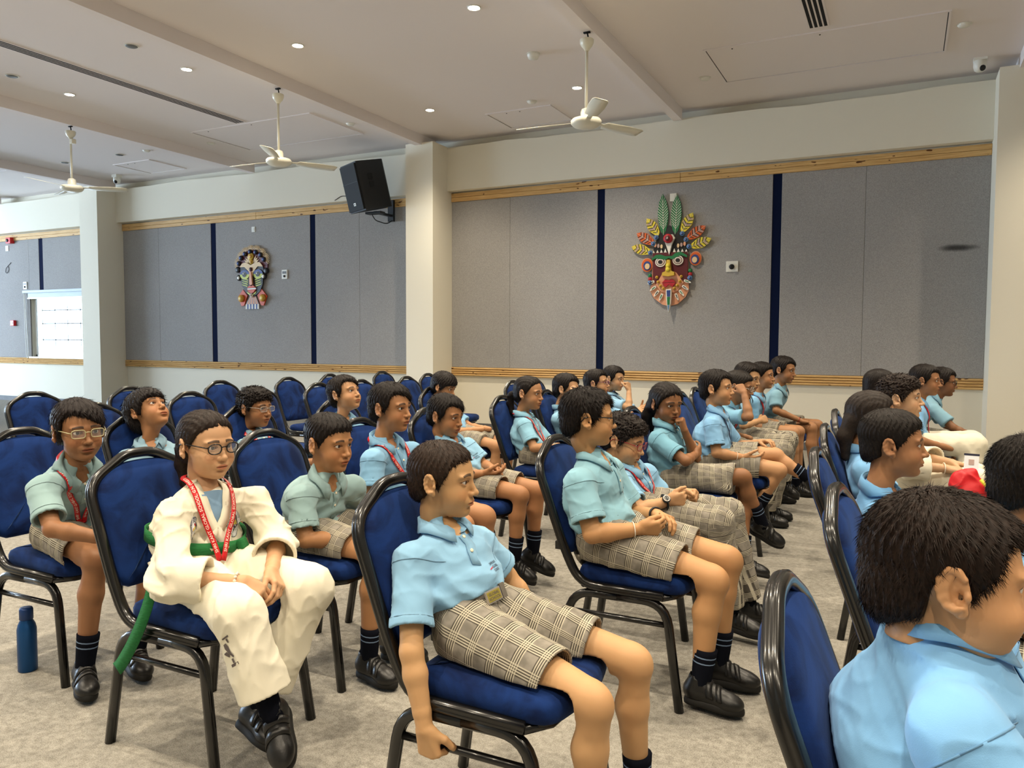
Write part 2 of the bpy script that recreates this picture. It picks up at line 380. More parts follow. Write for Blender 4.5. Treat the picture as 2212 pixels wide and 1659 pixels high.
def disc(x, y, lab, cat, dark=False, r=.055, h=.022, grp=None):
    o = tag(MB().lathe([(r, ZC), (r, ZC - h * .4), (r * .82, ZC - h), (.2 * r, ZC - h - .002)], 18, (x, y, 0)).build('smoke_detector' if not dark else 'ceiling_speaker', MT['white'] if not dark else MT['grey'], None, True), lab, cat, grp)
    MB().lathe([(r * 1.15, ZC - .001), (r * 1.15, ZC - .006)], 18, (x, y, 0)).build('base_ring', MT['white'], o)
    return o
disc(-3.412, 7.241, 'round white smoke detector hanging from the middle ceiling bay', 'smoke detector', r=.06, h=.05)
disc(-2.032, 8.712, 'flat white disc on the ceiling left of the large right access panel', 'smoke detector')
disc(.397, 8.286, 'flat white disc on the ceiling right of the large right access panel', 'smoke detector')
disc(-4.091, 8.65, 'flat white disc on the ceiling beside the small square panel', 'smoke detector')
disc(-6.674, 8.473, 'flat white disc on the ceiling right of the second fan', 'smoke detector')
disc(-9.173, 8.408, 'flat white disc on the ceiling left of the second fan', 'smoke detector')
disc(-10.427, 8.301, 'small pale disc on the ceiling in the left bay beside a dark one', 'smoke detector', r=.05)
disc(-11.042, 8.303, 'unlit dark ceiling disc left of the small pale disc', 'ceiling fitting', True, .06, .012)
disc(-12.344, 8.278, 'unlit dark ceiling disc nearest the left fan rod', 'ceiling fitting', True, .06, .012)
disc(-6.865, 5.322, 'unlit dark ceiling disc between the long diffuser and the second beam', 'ceiling fitting', True, .06, .012)
disc(-8.825, 5.34, 'unlit dark ceiling disc at the far left edge below the long diffuser', 'ceiling fitting', True, .06, .012)
def fan(x, y, lab, ang):
    o = empty('ceiling_fan', (x, y, 4.03)); tag(o, lab, 'ceiling fan', None)
    MB().tube([(0.0, 0, .0), (0.012, 0, -.045), (-.004, 0, -.09)], .007, 6).box(-.03, .03, -.012, .012, -.012, .004).build('hook', MT['dark'], o, True)
    MB().lathe([(.02, -.06), (.058, -.065), (.062, -.07), (.06, -.1), (.05, -.125), (.034, -.14), (.02, -.165)], 18).build('canopy', MT['fan'], o, True)
    MB().lathe([(.0135, -.15), (.0135, -.70)], 12).build('rod', MT['fan'], o, True)
    MB().lathe([(.02, -.665), (.042, -.675), (.05, -.70), (.05, -.745), (.062, -.752)], 18).build('lower_cup', MT['fan'], o, True)
    MB().lathe([(.06, -.752), (.125, -.762), (.138, -.778), (.136, -.80), (.115, -.822), (.07, -.838), (.02, -.842)], 26).build('motor', MT['fan'], o, True)
    for i in range(3):
        a = ang + i * 2 * math.pi / 3; R = Matrix.Rotation(a, 4, 'Z')
        V = []; F = []
        for k, (r, w0, w1) in enumerate(((.10, -.02, .02), (.2, -.02, .02), (.22, -.055, .055), (.45, -.07, .07), (.62, -.068, .066), (.66, -.05, .05))):
            for t in (w0, 0, w1):
                for dz in (.002, -.002): V.append(tuple(R @ Vector((r, t, -.783 - t * .22 + dz))))
        for k in range(5):
            p = k * 6; q = p + 6
            F += [(p, q, q + 2, p + 2), (p + 2, q + 2, q + 4, p + 4), (p + 1, p + 3, q + 3, q + 1), (p + 3, p + 5, q + 5, q + 3), (p, p + 1, q + 1, q), (p + 4, q + 4, q + 5, p + 5)]
        F += [(0, 2, 3, 1), (2, 4, 5, 3), (30, 31, 33, 32), (32, 33, 35, 34)]
        MB().add(V, F).build('blade', MT['fan'], o, True)
    return o
fan(-2.595, 6.62, 'white ceiling fan on a long rod under the right beam', math.radians(62))
fan(-6.18, 6.6, 'white ceiling fan on a long rod under the beam near the loudspeaker', math.radians(62))
f3 = fan(-9.68, 6.58, 'white ceiling fan with visible blades under the left beam', math.radians(40))
MB().box(.01, .07, -.03, .03, -.23, -.17, .008).build('regulator_box', MT['fan'], f3)
def dome(x, y, z, lab):
    o = tag(MB().lathe([(.055, z + .06), (.06, z + .055), (.06, z), (.05, z - .035), (.028, z - .052), (.006, z - .056)], 18, (x, y, 0)).build('security_camera', MT['white'], None, True), lab, 'camera')
    MB().lathe([(.03, .05), (.028, .058), (.015, .064)], 14, (0, 0, 0), 'x', Matrix.Translation((x, y, z - .01)) @ Matrix.Rotation(-1.1, 4, 'Z') @ Matrix.Rotation(.35, 4, 'Y')).build('lens', MT['black'], o, True)
    MB().box(x - .06, x + .06, y - .06, y + .06, z + .055, ZC).build('junction_box', MT['white'], o)
dome(.6, 9.35, 4.09, 'white dome security camera beside the top of the right column')
dome(-12.45, 9.3, 4.07, 'white dome security camera beside the top of the left column')

# ---- things on the panelled wall
YP = YW - .03
def plate(x, z, w, h, lab, cat, name, d=.012):
    return tag(MB().box(x - w / 2, x + w / 2, YP - d, YP + .004, z - h / 2, z + h / 2, .003).build(name, MT['white']), lab, cat)
p = plate(-9.814, 3.138, .075, .09, 'small white switch plate on the grey felt above the left mask', 'switch', 'switch_plate'); MB().box(-9.835, -9.793, YP - .016, YP - .01, 3.115, 3.16).build('rocker', MT['white'], p)
p = plate(-2.676, 3.117, .085, .10, 'white switch plate on grey felt half behind the green leaves of the right mask', 'switch', 'switch_plate'); MB().box(-2.70, -2.655, YP - .016, YP - .01, 3.09, 3.145).build('rocker', MT['white'], p)
p = plate(-16.65, 3.154, .1, .11, 'small white switch plate below the red alarm box at far left', 'switch', 'switch_plate'); MB().box(-16.675, -16.625, YP - .016, YP - .01, 3.125, 3.185).build('rocker', MT['white'], p)
for (x, z, lab) in ((-9.134, 2.366, 'white thermostat with small screen right of the left mask'), (-16.07, 2.375, 'white thermostat above the corner of the far left window')):
    p = plate(x, z, .115, .15, lab, 'thermostat', 'thermostat', .02)
    MB().box(x - .04, x + .04, YP - .024, YP - .015, z + .01, z + .05).build('screen', MT['grey'], p)
    MB().lathe([(.02, 0), (.018, .012)], 14, (x, YP - .02, z - .03), 'y').build('dial', MT['black'], p, True)
p = plate(-1.927, 2.219, .145, .13, 'square white socket plate with a dark knob right of the big mask', 'socket', 'socket_plate', .015)
MB().lathe([(.034, 0), (.03, .02), (.018, .024), (.018, .05), (.01, .055)], 14, (-1.93, YP - .012, 2.215), 'y').build('knob', MT['black'], p, True)
p = tag(MB().box(-16.56, -16.40, YP - .09, YP, 3.24, 3.36, .008).build('fire_alarm', MT['red']), 'red fire alarm sounder box high on the far left wall', 'alarm')
MB().lathe([(.035, 0), (.03, .012)], 12, (-16.5, YP - .09, 3.30), 'y').build('sounder', MT['p_black'], p, True)
p = tag(MB().box(-16.54, -16.42, YP - .06, YP, 1.555, 1.67, .008).build('call_point', MT['red']), 'red manual call point low on the far left wall beside the window', 'alarm')
MB().box(-16.51, -16.45, YP - .064, YP - .058, 1.59, 1.64).build('cover', MT['p_white'], p)
tag(MB().tube(rounded([(-16.62, YP - .008, 2.78), (-16.6, YP - .01, 2.72), (-16.66, YP - .012, 2.64), (-16.72, YP - .01, 2.66), (-16.7, YP - .01, 2.75), (-16.52, YP - .01, 2.86)], .03), .005, 5).build('loose_wire', MT['dark'], None, True), 'thin dark loop of loose wire on the far left felt wall', 'wire')
tag(MB().tube(rounded([(-7.98, YW - .167, 3.46), (-7.85, YW - .167, 3.52), (-7.7, YW - .167, 3.5), (-7.55, YW - .168, 3.45)], .05), .005, 5).build('wall_cable', MT['dark'], None, True), 'thin dark cable along the plaster beam left of the loudspeaker', 'cable')
# ---- loudspeaker on its bracket
sp = empty('loudspeaker', (-6.98, 9.40, 3.2)); tag(sp, 'black wall loudspeaker tilted down on a bracket beside the column', 'loudspeaker')
RS = Matrix.Rotation(math.radians(-27), 4, 'Z') @ Matrix.Rotation(math.radians(14), 4, 'X')
def spk(poly, z0, z1, name, mat, par=sp):
    V = []; n = len(poly)
    return MB().prism(poly, z0, z1, RS).build(name, MT[mat], par)
tr = [(-.25, -.26), (.25, -.26), (.255, -.22), (.16, .20), (.11, .24), (-.11, .24), (-.16, .20), (-.255, -.22)]
cab = spk(tr, 0, .68, 'cabinet', 'spk')
spk([(-.235, -.285), (.235, -.285), (.24, -.26), (-.24, -.26)], .02, .66, 'grille', 'grille')
MB().box(-.235, .235, -.29, -.284, .405, .411, 0, RS).build('grille_seam', MT['spk'], sp)
MB().box(-.03, .03, -.291, -.284, .09, .13, 0, RS).build('badge', MT['p_white'], sp)
MB().box(-.012, .012, -.293, -.285, .10, .12, 0, RS).build('badge_mark', MT['p_black'], sp)
for zz in (.30, .41): MB().box(.165, .235, -.11, -.03, zz, zz + .085, .012, RS).build('handle_recess', MT['grille'], sp)
br = MB().box(-.05, .05, .40, .444, -.12, .2, 0).box(-.03, .03, .02, .43, -.05, -.02, 0).box(-.15, .12, -.02, .1, -.06, -.03, 0)
br.build('wall_bracket', MT['black'], sp)
MB().tube(rounded([(-.08, .02, -.03), (-.06, .1, -.14), (.0, .3, -.17), (.03, .42, -.1)], .05), .008, 6).build('cable', MT['black'], sp, True)

# ---- painted wood masks: pieces laid on one another, each with real depth
def P2(cx, cz): return Matrix.Translation((cx, YP - .012, cz)) @ Matrix.Rotation(math.pi / 2, 4, 'X')
def ell(cx, cy, rx, ry, n=20, a0=0, a1=2 * math.pi):
    return [(cx + rx * math.cos(a0 + (a1 - a0) * i / (n if a1 - a0 > 6.2 else n - 1)), cy + ry * math.sin(a0 + (a1 - a0) * i / (n if a1 - a0 > 6.2 else n - 1))) for i in range(n)]
def mask_piece(root, Mx, name, poly, z0, z1, mat): return MB().prism(poly, z0, z1, Mx).build(name, MT[mat], root)
def rot2(poly, a, ox=0, oy=0): c, s = math.cos(a), math.sin(a); return [(ox + x * c - y * s, oy + x * s + y * c) for x, y in poly]
def disc2(root, Mx, name, x, y, r, z0, z1, mat, ring=None, dot=None):
    o = MB().lathe([(r, z0), (r, z0 + (z1 - z0) * .7), (r * .6, z1), (.001, z1)], 18, (x, y, 0), 'z', Mx).build(name, MT[mat], root, True)
    if ring: MB().lathe([(r * .62, z1 - .001), (r * .5, z1 + .006), (.001, z1 + .006)], 14, (x, y, 0), 'z', Mx).build(name + '_centre', MT[ring], o, True)
    if dot: MB().lathe([(r * .2, z1 + .004), (r * .12, z1 + .01), (.001, z1 + .01)], 10, (x, y, 0), 'z', Mx).build(name + '_dot', MT[dot], o, True)
    return o
def leaf(root, Mx, x, y, a, L, w, zb, cols, vein='p_white', nv=5):
    """leaf pointing along +y before rotation a"""
    out = [(0, 0), (w * .55, L * .12), (w * .95, L * .4), (w, L * .55), (w * .7, L * .8), (0, L), (-w * .7, L * .8), (-w, L * .55), (-w * .95, L * .4), (-w * .55, L * .12)]
    o = mask_piece(root, Mx, 'leaf', rot2(out, a, x, y), zb, zb + .012, cols[0])
    bands = MB(); tk = .04 if nv < 8 else .014
    for i in range(nv):
        y0 = L * (.14 + .7 * i / nv); ww = w * math.sin(math.pi * min(.94, .22 + .72 * i / nv)) * .96
        for s in (-1, 1):
            bands.prism(rot2([(0, y0), (s * ww, y0 + L * .12), (s * ww, y0 + L * (.12 + tk)), (0, y0 + L * tk)] if s > 0 else [(0, y0), (0, y0 + L * tk), (s * ww, y0 + L * (.12 + tk)), (s * ww, y0 + L * .12)], a, x, y), zb + .011, zb + .0135, Mx)
    bands.build('leaf_band', MT[cols[1]], o)
    if len(cols) > 2:
        b2 = MB()
        for i in range(nv):
            y0 = L * (.2 + .7 * i / nv); ww = w * math.sin(math.pi * min(.94, .26 + .72 * i / nv)) * .9
            if (i + 1) % 2: continue
            for s in (-1, 1):
                q = [(0, y0), (s * ww, y0 + L * .11), (s * ww, y0 + L * .18), (0, y0 + L * .09)]
                b2.prism(rot2(q if s > 0 else q[::-1], a, x, y), zb + .011, zb + .013, Mx)
        b2.build('leaf_patch', MT[cols[2]], o)
    MB().prism(rot2([(-.006, 0), (.006, 0), (.003, L * .98), (-.003, L * .98)], a, x, y), zb + .011, zb + .016, Mx).build('leaf_vein', MT[vein], o)
    return o
def big_mask():
    r = empty('wall_mask', (-2.70, YP, 2.345)); Mx = Matrix.Translation((0, -.012, 0)) @ Matrix.Rotation(math.pi / 2, 4, 'X') @ Matrix.Diagonal((.272, .272, 1.3, 1))
    tag(r, 'large painted tribal mask with green leaf crown and yellow feathers on grey felt', 'mask')
    k = .905 / 240.0 * .94      # metres per picture pixel of the close-up
    def q(px, py): return ((px - 650) * .00359, (880 - py) * .00362)
    def poly(*p): return [q(*v) for v in p][::-1]
    # back board
    mask_piece(r, Mx, 'back_board', poly((425, 800), (880, 800), (895, 1100), (905, 1290), (860, 1380), (760, 1465), (650, 1490), (560, 1470), (450, 1390), (390, 1290), (415, 1100)), 0, .016, 'p_peach')
    mask_piece(r, Mx, 'crown_board', poly((505, 560), (640, 450), (790, 560), (860, 700), (885, 800), (420, 800), (440, 700)), -.002, .014, 'p_black')
    # feathers
    for (x, y, a, L, w, c) in ((560, 575, 2, .47 * 3.5 / 3.59 * 1.0, .078, ('p_green', 'p_white')), (715, 575, -2, .45, .075, ('p_green', 'p_white'))):
        leaf(r, Mx, *q(x, y), math.radians(a), 1.92 if a > 0 else 1.84, .25, .004, c, nv=11)
    for (x, y, a, c) in ((500, 575, 36, ('p_yellow', 'p_black', 'p_mauve')), (440, 680, 58, ('p_orange', 'p_black', 'p_mauve')), (400, 790, 72, ('p_yellow', 'p_black', 'p_mauve')),
                         (800, 555, -30, ('p_yellow', 'p_black', 'p_mauve')), (870, 640, -57, ('p_orange', 'p_black', 'p_mauve')), (915, 745, -70, ('p_yellow', 'p_black', 'p_mauve'))):
        leaf(r, Mx, *q(x, y), math.radians(a), 1.02, .24, .010, c)
    for (x, y) in ((470, 600), (430, 680), (392, 795), (812, 570), (862, 648), (902, 738), (395, 1182), (920, 1135)): disc2(r, Mx, 'bead', *q(x, y), .036 * 3.3, .012, .04, 'p_lblue', 'p_blue', 'p_white') if False else disc2(r, Mx, 'bead', *q(x, y), .118 * .95, .012, .04, 'p_lblue', 'p_blue', 'p_white')
    for (x, y, c) in ((388, 1090, 'p_green'), (392, 1135, 'p_red'), (922, 1042, 'p_green'), (922, 1088, 'p_red')): disc2(r, Mx, 'bead', *q(x, y), .095, .012, .035, c, None, None)
    # face
    mask_piece(r, Mx, 'face_plate', poly((425, 800), (885, 800), (890, 1140), (850, 1185), (740, 1060), (650, 1030), (555, 1075), (475, 1210), (430, 1150)), .016, .028, 'p_maroon')
    mask_piece(r, Mx, 'jaw_plate', poly((650, 1030), (740, 1060), (840, 1190), (760, 1300), (650, 1330), (540, 1300), (470, 1215), (555, 1075)), .017, .030, 'p_peach')
    for s in ((425, 870, 470, 830, 540, 825, 600, 850, 645, 850), (645, 850, 690, 850, 730, 815, 800, 800, 885, 850)):
        pts = [(s[i], s[i + 1]) for i in range(0, 10, 2)]; low = [(x, y + 62 - abs(i - 2) * 18) for i, (x, y) in enumerate(pts)][::-1]
        mask_piece(r, Mx, 'brow', poly(*pts, *low), .028, .046, 'p_green')
    for (x, y) in ((535, 922), (765, 908)):
        e = mask_piece(r, Mx, 'eye', [(q(x, y)[0] + a * 3.4, q(x, y)[1] + b * 3.4) for a, b in ell(0, 0, .074, .066, 20)], .03, .042, 'p_white')
        for rr, c, z in ((.060, 'p_maroon', .044), (.050, 'p_white', .046), (.038, 'p_mauve', .048), (.028, 'p_black', .052)): MB().prism([(q(x, y)[0] + a * 3.4, q(x, y)[1] + b * 3.4) for a, b in ell(0, 0, rr, rr * .86, 18)], .036, z, Mx).build('eye_ring', MT[c], e)
    mask_piece(r, Mx, 'nose', poly((628, 900), (668, 900), (685, 1040), (730, 1060), (728, 1100), (650, 1112), (565, 1100), (572, 1062), (612, 1045)), .028, .075, 'p_gold')
    for (x, y) in ((648, 975), (648, 1022)): disc2(r, Mx, 'nose_bead', *q(x, y), .10, .07, .09, 'p_yellow')
    mask_piece(r, Mx, 'lip', poly((560, 1190), (610, 1145), (650, 1160), (690, 1142), (742, 1185)), .03, .05, 'p_red')
    mask_piece(r, Mx, 'lip', poly((565, 1196), (742, 1192), (700, 1245), (650, 1215), (610, 1250)), .03, .05, 'p_red')
    # crest
    mask_piece(r, Mx, 'crest', poly((570, 620), (620, 575), (690, 575), (720, 620), (680, 700), (650, 835), (610, 720)), .014, .045, 'p_white')
    disc2(r, Mx, 'crest_stone', *q(637, 628), .215, .04, .08, 'p_red', 'p_maroon', 'p_white')
    for s in (-1, 1):
        for i in range(4):
            x = 650 + s * (60 + i * 52); y = 790
            mask_piece(r, Mx, 'crown_point', poly((x - 26, y + 30), (x, y - 40 + i * 6), (x + 26, y + 30)), .016, .026, 'p_white')
        for i in range(3): mask_piece(r, Mx, 'scroll', [(q(650 + s * (110 + i * 42), 720 - i * 10)[0] + a, q(0, 720 - i * 10)[1] + b) for a, b in ell(0, 0, .055, .10, 12)], .013, .03, ('p_cream', 'p_mauve', 'p_peach')[i])
    # ears
    for s, (x, y) in ((-1, (345, 950)), (1, (985, 890))):
        for rr, c, z in ((1, 'p_peach', .016), (.92, 'p_orange', .020), (.66, 'p_blue', .026), (.42, 'p_cream', .032)):
            pl = [(q(x, y)[0] + (a - .05 * s * (1 - rr)) , q(x, y)[1] + b - (1 - rr) * .12) for a, b in ell(0, 0, .28 * rr, .33 * rr, 20)]
            mask_piece(r, Mx, 'ear_ring', pl, -.002, z, c)
    # fringe of painted pegs, tongue
    for i in range(10):
        a = math.radians(-78 + i * 156 / 9); s = math.sin(a); c = math.cos(a)
        if abs(i - 4.5) < .6: continue
        cx, cy = q(650, 1130); bx, by = cx + s * .72, cy - c * .86 - .0
        ang = math.pi + a * .9
        pg = rot2([(-.05, 0), (.05, 0), (.062, .14), (.02, .34), (-.02, .34), (-.062, .14)], ang, bx * 1.0, by + .05)
        o = mask_piece(r, Mx, 'peg', pg, .016, .036, 'p_white')
        MB().prism(rot2([(-.02, .06), (.02, .06), (.012, .24), (-.012, .24)], ang, bx, by + .05), .034, .039, Mx).build('peg_mark', MT['p_green' if i % 2 else 'p_black'], o)
        disc2(r, Mx, 'flower', bx * .82, by * .9 + .12, .07, .03, .05, 'p_gold', 'p_ochre')
    t = mask_piece(r, Mx, 'tongue', poly((622, 1275), (688, 1272), (692, 1330), (684, 1460), (658, 1580), (634, 1470), (618, 1340)), .03, .06, 'p_white')
    MB().prism(poly((630, 1290), (680, 1288), (676, 1370), (636, 1372)), .058, .064, Mx).build('tongue_band', MT['p_blue'], t)
    MB().prism(poly((636, 1376), (676, 1374), (672, 1475), (642, 1478)), .058, .064, Mx).build('tongue_band', MT['p_green'], t)
    MB().prism(poly((643, 1482), (671, 1480), (658, 1560)), .058, .064, Mx).build('tongue_band', MT['p_lblue'], t)
    return r
def small_mask():
    r = empty('wall_mask', (-9.83, YP, 2.36)); Mx = Matrix.Translation((0, -.012, 0)) @ Matrix.Rotation(math.pi / 2, 4, 'X')
    tag(r, 'smaller painted black face mask with spiky crown and orange earrings on grey felt', 'mask')
    def q(px, py): return ((px - 588) * .00127, (865 - py) * .00103)
    def poly(*p): return [q(*v) for v in p][::-1]
    mask_piece(r, Mx, 'crown_board', poly((330, 660), (400, 520), (500, 430), (620, 405), (740, 450), (820, 560), (860, 680), (850, 800), (790, 850), (380, 850), (310, 760)), 0, .018, 'p_maroon')
    for i in range(7):
        a = math.radians(78 - i * 24); cx, cy = q(588, 700); x = cx + .30 * math.sin(-a) ; y = cy + .235 * math.cos(a)
        fan_ = MB()
        for j in range(9):
            b = -a * -1 if False else math.atan2(-(x - cx), (y - cy)) + math.radians(-60 + j * 15)
            fan_.prism(rot2([(-.006, .02), (.006, .02), (.003, .115), (-.003, .115)], b, x, y), .006, .02, Mx)
        o = fan_.build('crown_spike', MT['p_cream'], r)
        disc2(r, Mx, 'crown_bead', x, y, .042, .015, .05, 'p_black', 'p_blue')
    for (x, y) in ((340, 752), (840, 790), (362, 888), (800, 880)): disc2(r, Mx, 'ear_bead', *q(x, y), .05, .012, .05, 'p_black', 'p_white' if y > 850 else None)
    for (x, y, rr) in ((575, 548, .06), (583, 637, .04)): disc2(r, Mx, 'crown_stone', *q(x, y), rr, .018, .045, 'p_gold', 'p_ochre')
    for s in (-1, 1):
        for j in range(4):
            mask_piece(r, Mx, 'crest_leaf', rot2([(-.008, 0), (.008, 0), (.014, .11), (0, .16), (-.014, .11)], s * math.radians(-28 - j * 17), *q(586 + s * 20, 676)), .018, .03, 'p_cream')
    mask_piece(r, Mx, 'face_plate', poly((385, 740), (420, 660), (586, 690), (740, 655), (795, 740), (780, 1000), (730, 1120), (640, 1190), (560, 1190), (480, 1130), (410, 1010)), .014, .034, 'p_black')
    mask_piece(r, Mx, 'forehead', poly((385, 715), (430, 655), (500, 645), (585, 690), (670, 645), (745, 652), (795, 720), (700, 715), (630, 800), (600, 880), (570, 880), (545, 790), (470, 715)), .034, .046, 'p_cream')
    disc2(r, Mx, 'forehead_stone', *q(587, 760), .036, .044, .06, 'p_maroon', 'p_black')
    mask_piece(r, Mx, 'nose', poly((572, 800), (602, 800), (622, 1000), (595, 1018), (572, 1000)), .04, .07, 'p_peach')
    for s, x in ((-1, 470), (1, 708)):
        cx, cy = q(x, 835)
        e = mask_piece(r, Mx, 'eye', [(cx + a, cy + b) for a, b in ell(0, 0, .105, .085, 18, math.pi, 2 * math.pi)], .034, .044, 'p_lime')
        MB().prism([(cx + a, cy + b) for a, b in ell(0, 0, .105, .075, 18, 0, math.pi)], .034, .046, Mx).build('eye_lid', MT['p_blue'], e)
        for rr, c, z in ((.047, 'p_white', .048), (.042, 'p_black', .052), (.012, 'p_white', .056)): MB().prism([(cx - .005 + a - (.014 if rr < .02 else 0), cy - .005 + b + (.012 if rr < .02 else 0)) for a, b in ell(0, 0, rr, rr, 14)], .04, z, Mx).build('eye_ring', MT[c], e)
        for j in range(4):
            y0 = 905 + j * 34; x0 = 588 + s * (60 + j * 4)
            mask_piece(r, Mx, 'cheek_stripe', [q(*v) for v in ([(x0, y0 + 34), (x0 + s * 95, y0), (x0 + s * 105, y0 - 14), (x0, y0 + 16)] if s < 0 else [(x0, y0 + 16), (x0 + s * 105, y0 - 14), (x0 + s * 95, y0), (x0, y0 + 34)])], .033, .039, 'p_lime')
        mask_piece(r, Mx, 'earring', poly(*[(588 + s * u, v) for u, v in ((165, 1080), (255, 1195), (195, 1350), (150, 1340), (90, 1180))][::-s]), .004, .026, 'p_rust')
        disc2(r, Mx, 'earring_boss', *q(588 + s * 190, 1225), .062, .024, .06, 'p_ochre', 'p_gold')
        mask_piece(r, Mx, 'chin_stripe', poly(*[(588 + s * u, v) for u, v in ((85, 1115), (70, 1150), (20, 1180), (20, 1160), (60, 1130))][::-s]), .033, .04, 'p_lime')
    mask_piece(r, Mx, 'lip', poly((518, 1060), (565, 1018), (590, 1035), (625, 1018), (668, 1055)), .034, .055, 'p_rust')
    mask_piece(r, Mx, 'lip', poly((520, 1090), (668, 1085), (630, 1135), (590, 1145), (555, 1135)), .034, .055, 'p_rust')
    mask_piece(r, Mx, 'lip_line', poly((518, 1064), (668, 1060), (668, 1082), (518, 1086)), .033, .045, 'p_white')
    disc2(r, Mx, 'chin_stone', *q(588, 1180), .034, .03, .06, 'p_white', 'p_mauve')
    for i in range(9):
        x = 480 + i * 26; xt = 545 + i * 12
        mask_piece(r, Mx, 'neck_tassel', poly((xt - 6, 1195), (xt + 6, 1195), (x + 10, 1325), (x - 10, 1325)), .004, .022, 'p_peach' if i % 2 else 'p_mauve')
        mask_piece(r, Mx, 'neck_tip', poly((x - 10, 1320), (x + 10, 1320), (x + 12, 1400), (x - 12, 1400)), .006, .026, 'p_blue' if i % 2 else 'p_white')
big_mask(); small_mask()
for o_ in [c for c in bpy.data.objects if c.name.startswith('wall_mask')]: pass
# ------------------------------------------------------------------ chairs
GROOVE = [(1, .15), (.86, .55), (.62, .9), (.18, 1.0), (0, .80), (-.18, 1.0), (-.62, .9), (-.86, .55), (-1, .15), (-1, -.15), (-.86, -.55), (-.62, -.9), (-.18, -1), (0, -.8), (.18, -1), (.62, -.9), (.86, -.55), (1, -.15)]
def slab(outline, prof, dome=None, resample=52):
    """outline CCW list (x,y); prof list of (inset,z). returns V,F closed solid"""
    O = np.array(outline, float); Oc = np.concatenate([O, O[:1]]); sg = np.concatenate([[0], np.cumsum(np.linalg.norm(np.diff(Oc, axis=0), axis=1))])
    if resample:
        q = np.linspace(0, sg[-1], resample + 1)[:-1]; O = np.stack([np.interp(q, sg, Oc[:, 0]), np.interp(q, sg, Oc[:, 1])], 1)
    n = len(O)
    nx = np.roll(O, -1, 0) - np.roll(O, 1, 0); nr = np.stack([nx[:, 1], -nx[:, 0]], 1); nr /= np.linalg.norm(nr, axis=1)[:, None]
    V = []; F = []
    for ins, z in prof:
        for p in O - nr * ins: V.append((p[0], p[1], z))
    m = len(prof)
    for j in range(m - 1):
        for i in range(n): k = (i + 1) % n; F.append((j * n + i, j * n + k, (j + 1) * n + k, (j + 1) * n + i))
    for end, zc in ((0, prof[0][1]), (m - 1, prof[-1][1])):
        c = O.mean(0); base = [end * n + i for i in range(n)]; ring0 = np.array([V[q][:2] for q in base]); dm = dome if (dome and end) else 0
        for fr in (.7, .35):
            st = len(V)
            for p in ring0: V.append((c[0] + (p[0] - c[0]) * fr, c[1] + (p[1] - c[1]) * fr, zc + dm * (1 - fr * fr)))
            nb = list(range(st, st + n))
            for i in range(n): k = (i + 1) % n; F.append((base[i], base[k], nb[k], nb[i])[:: 1 if end else -1])
            base = nb
        F.append(tuple(base[:: 1 if end else -1]))
    return V, F
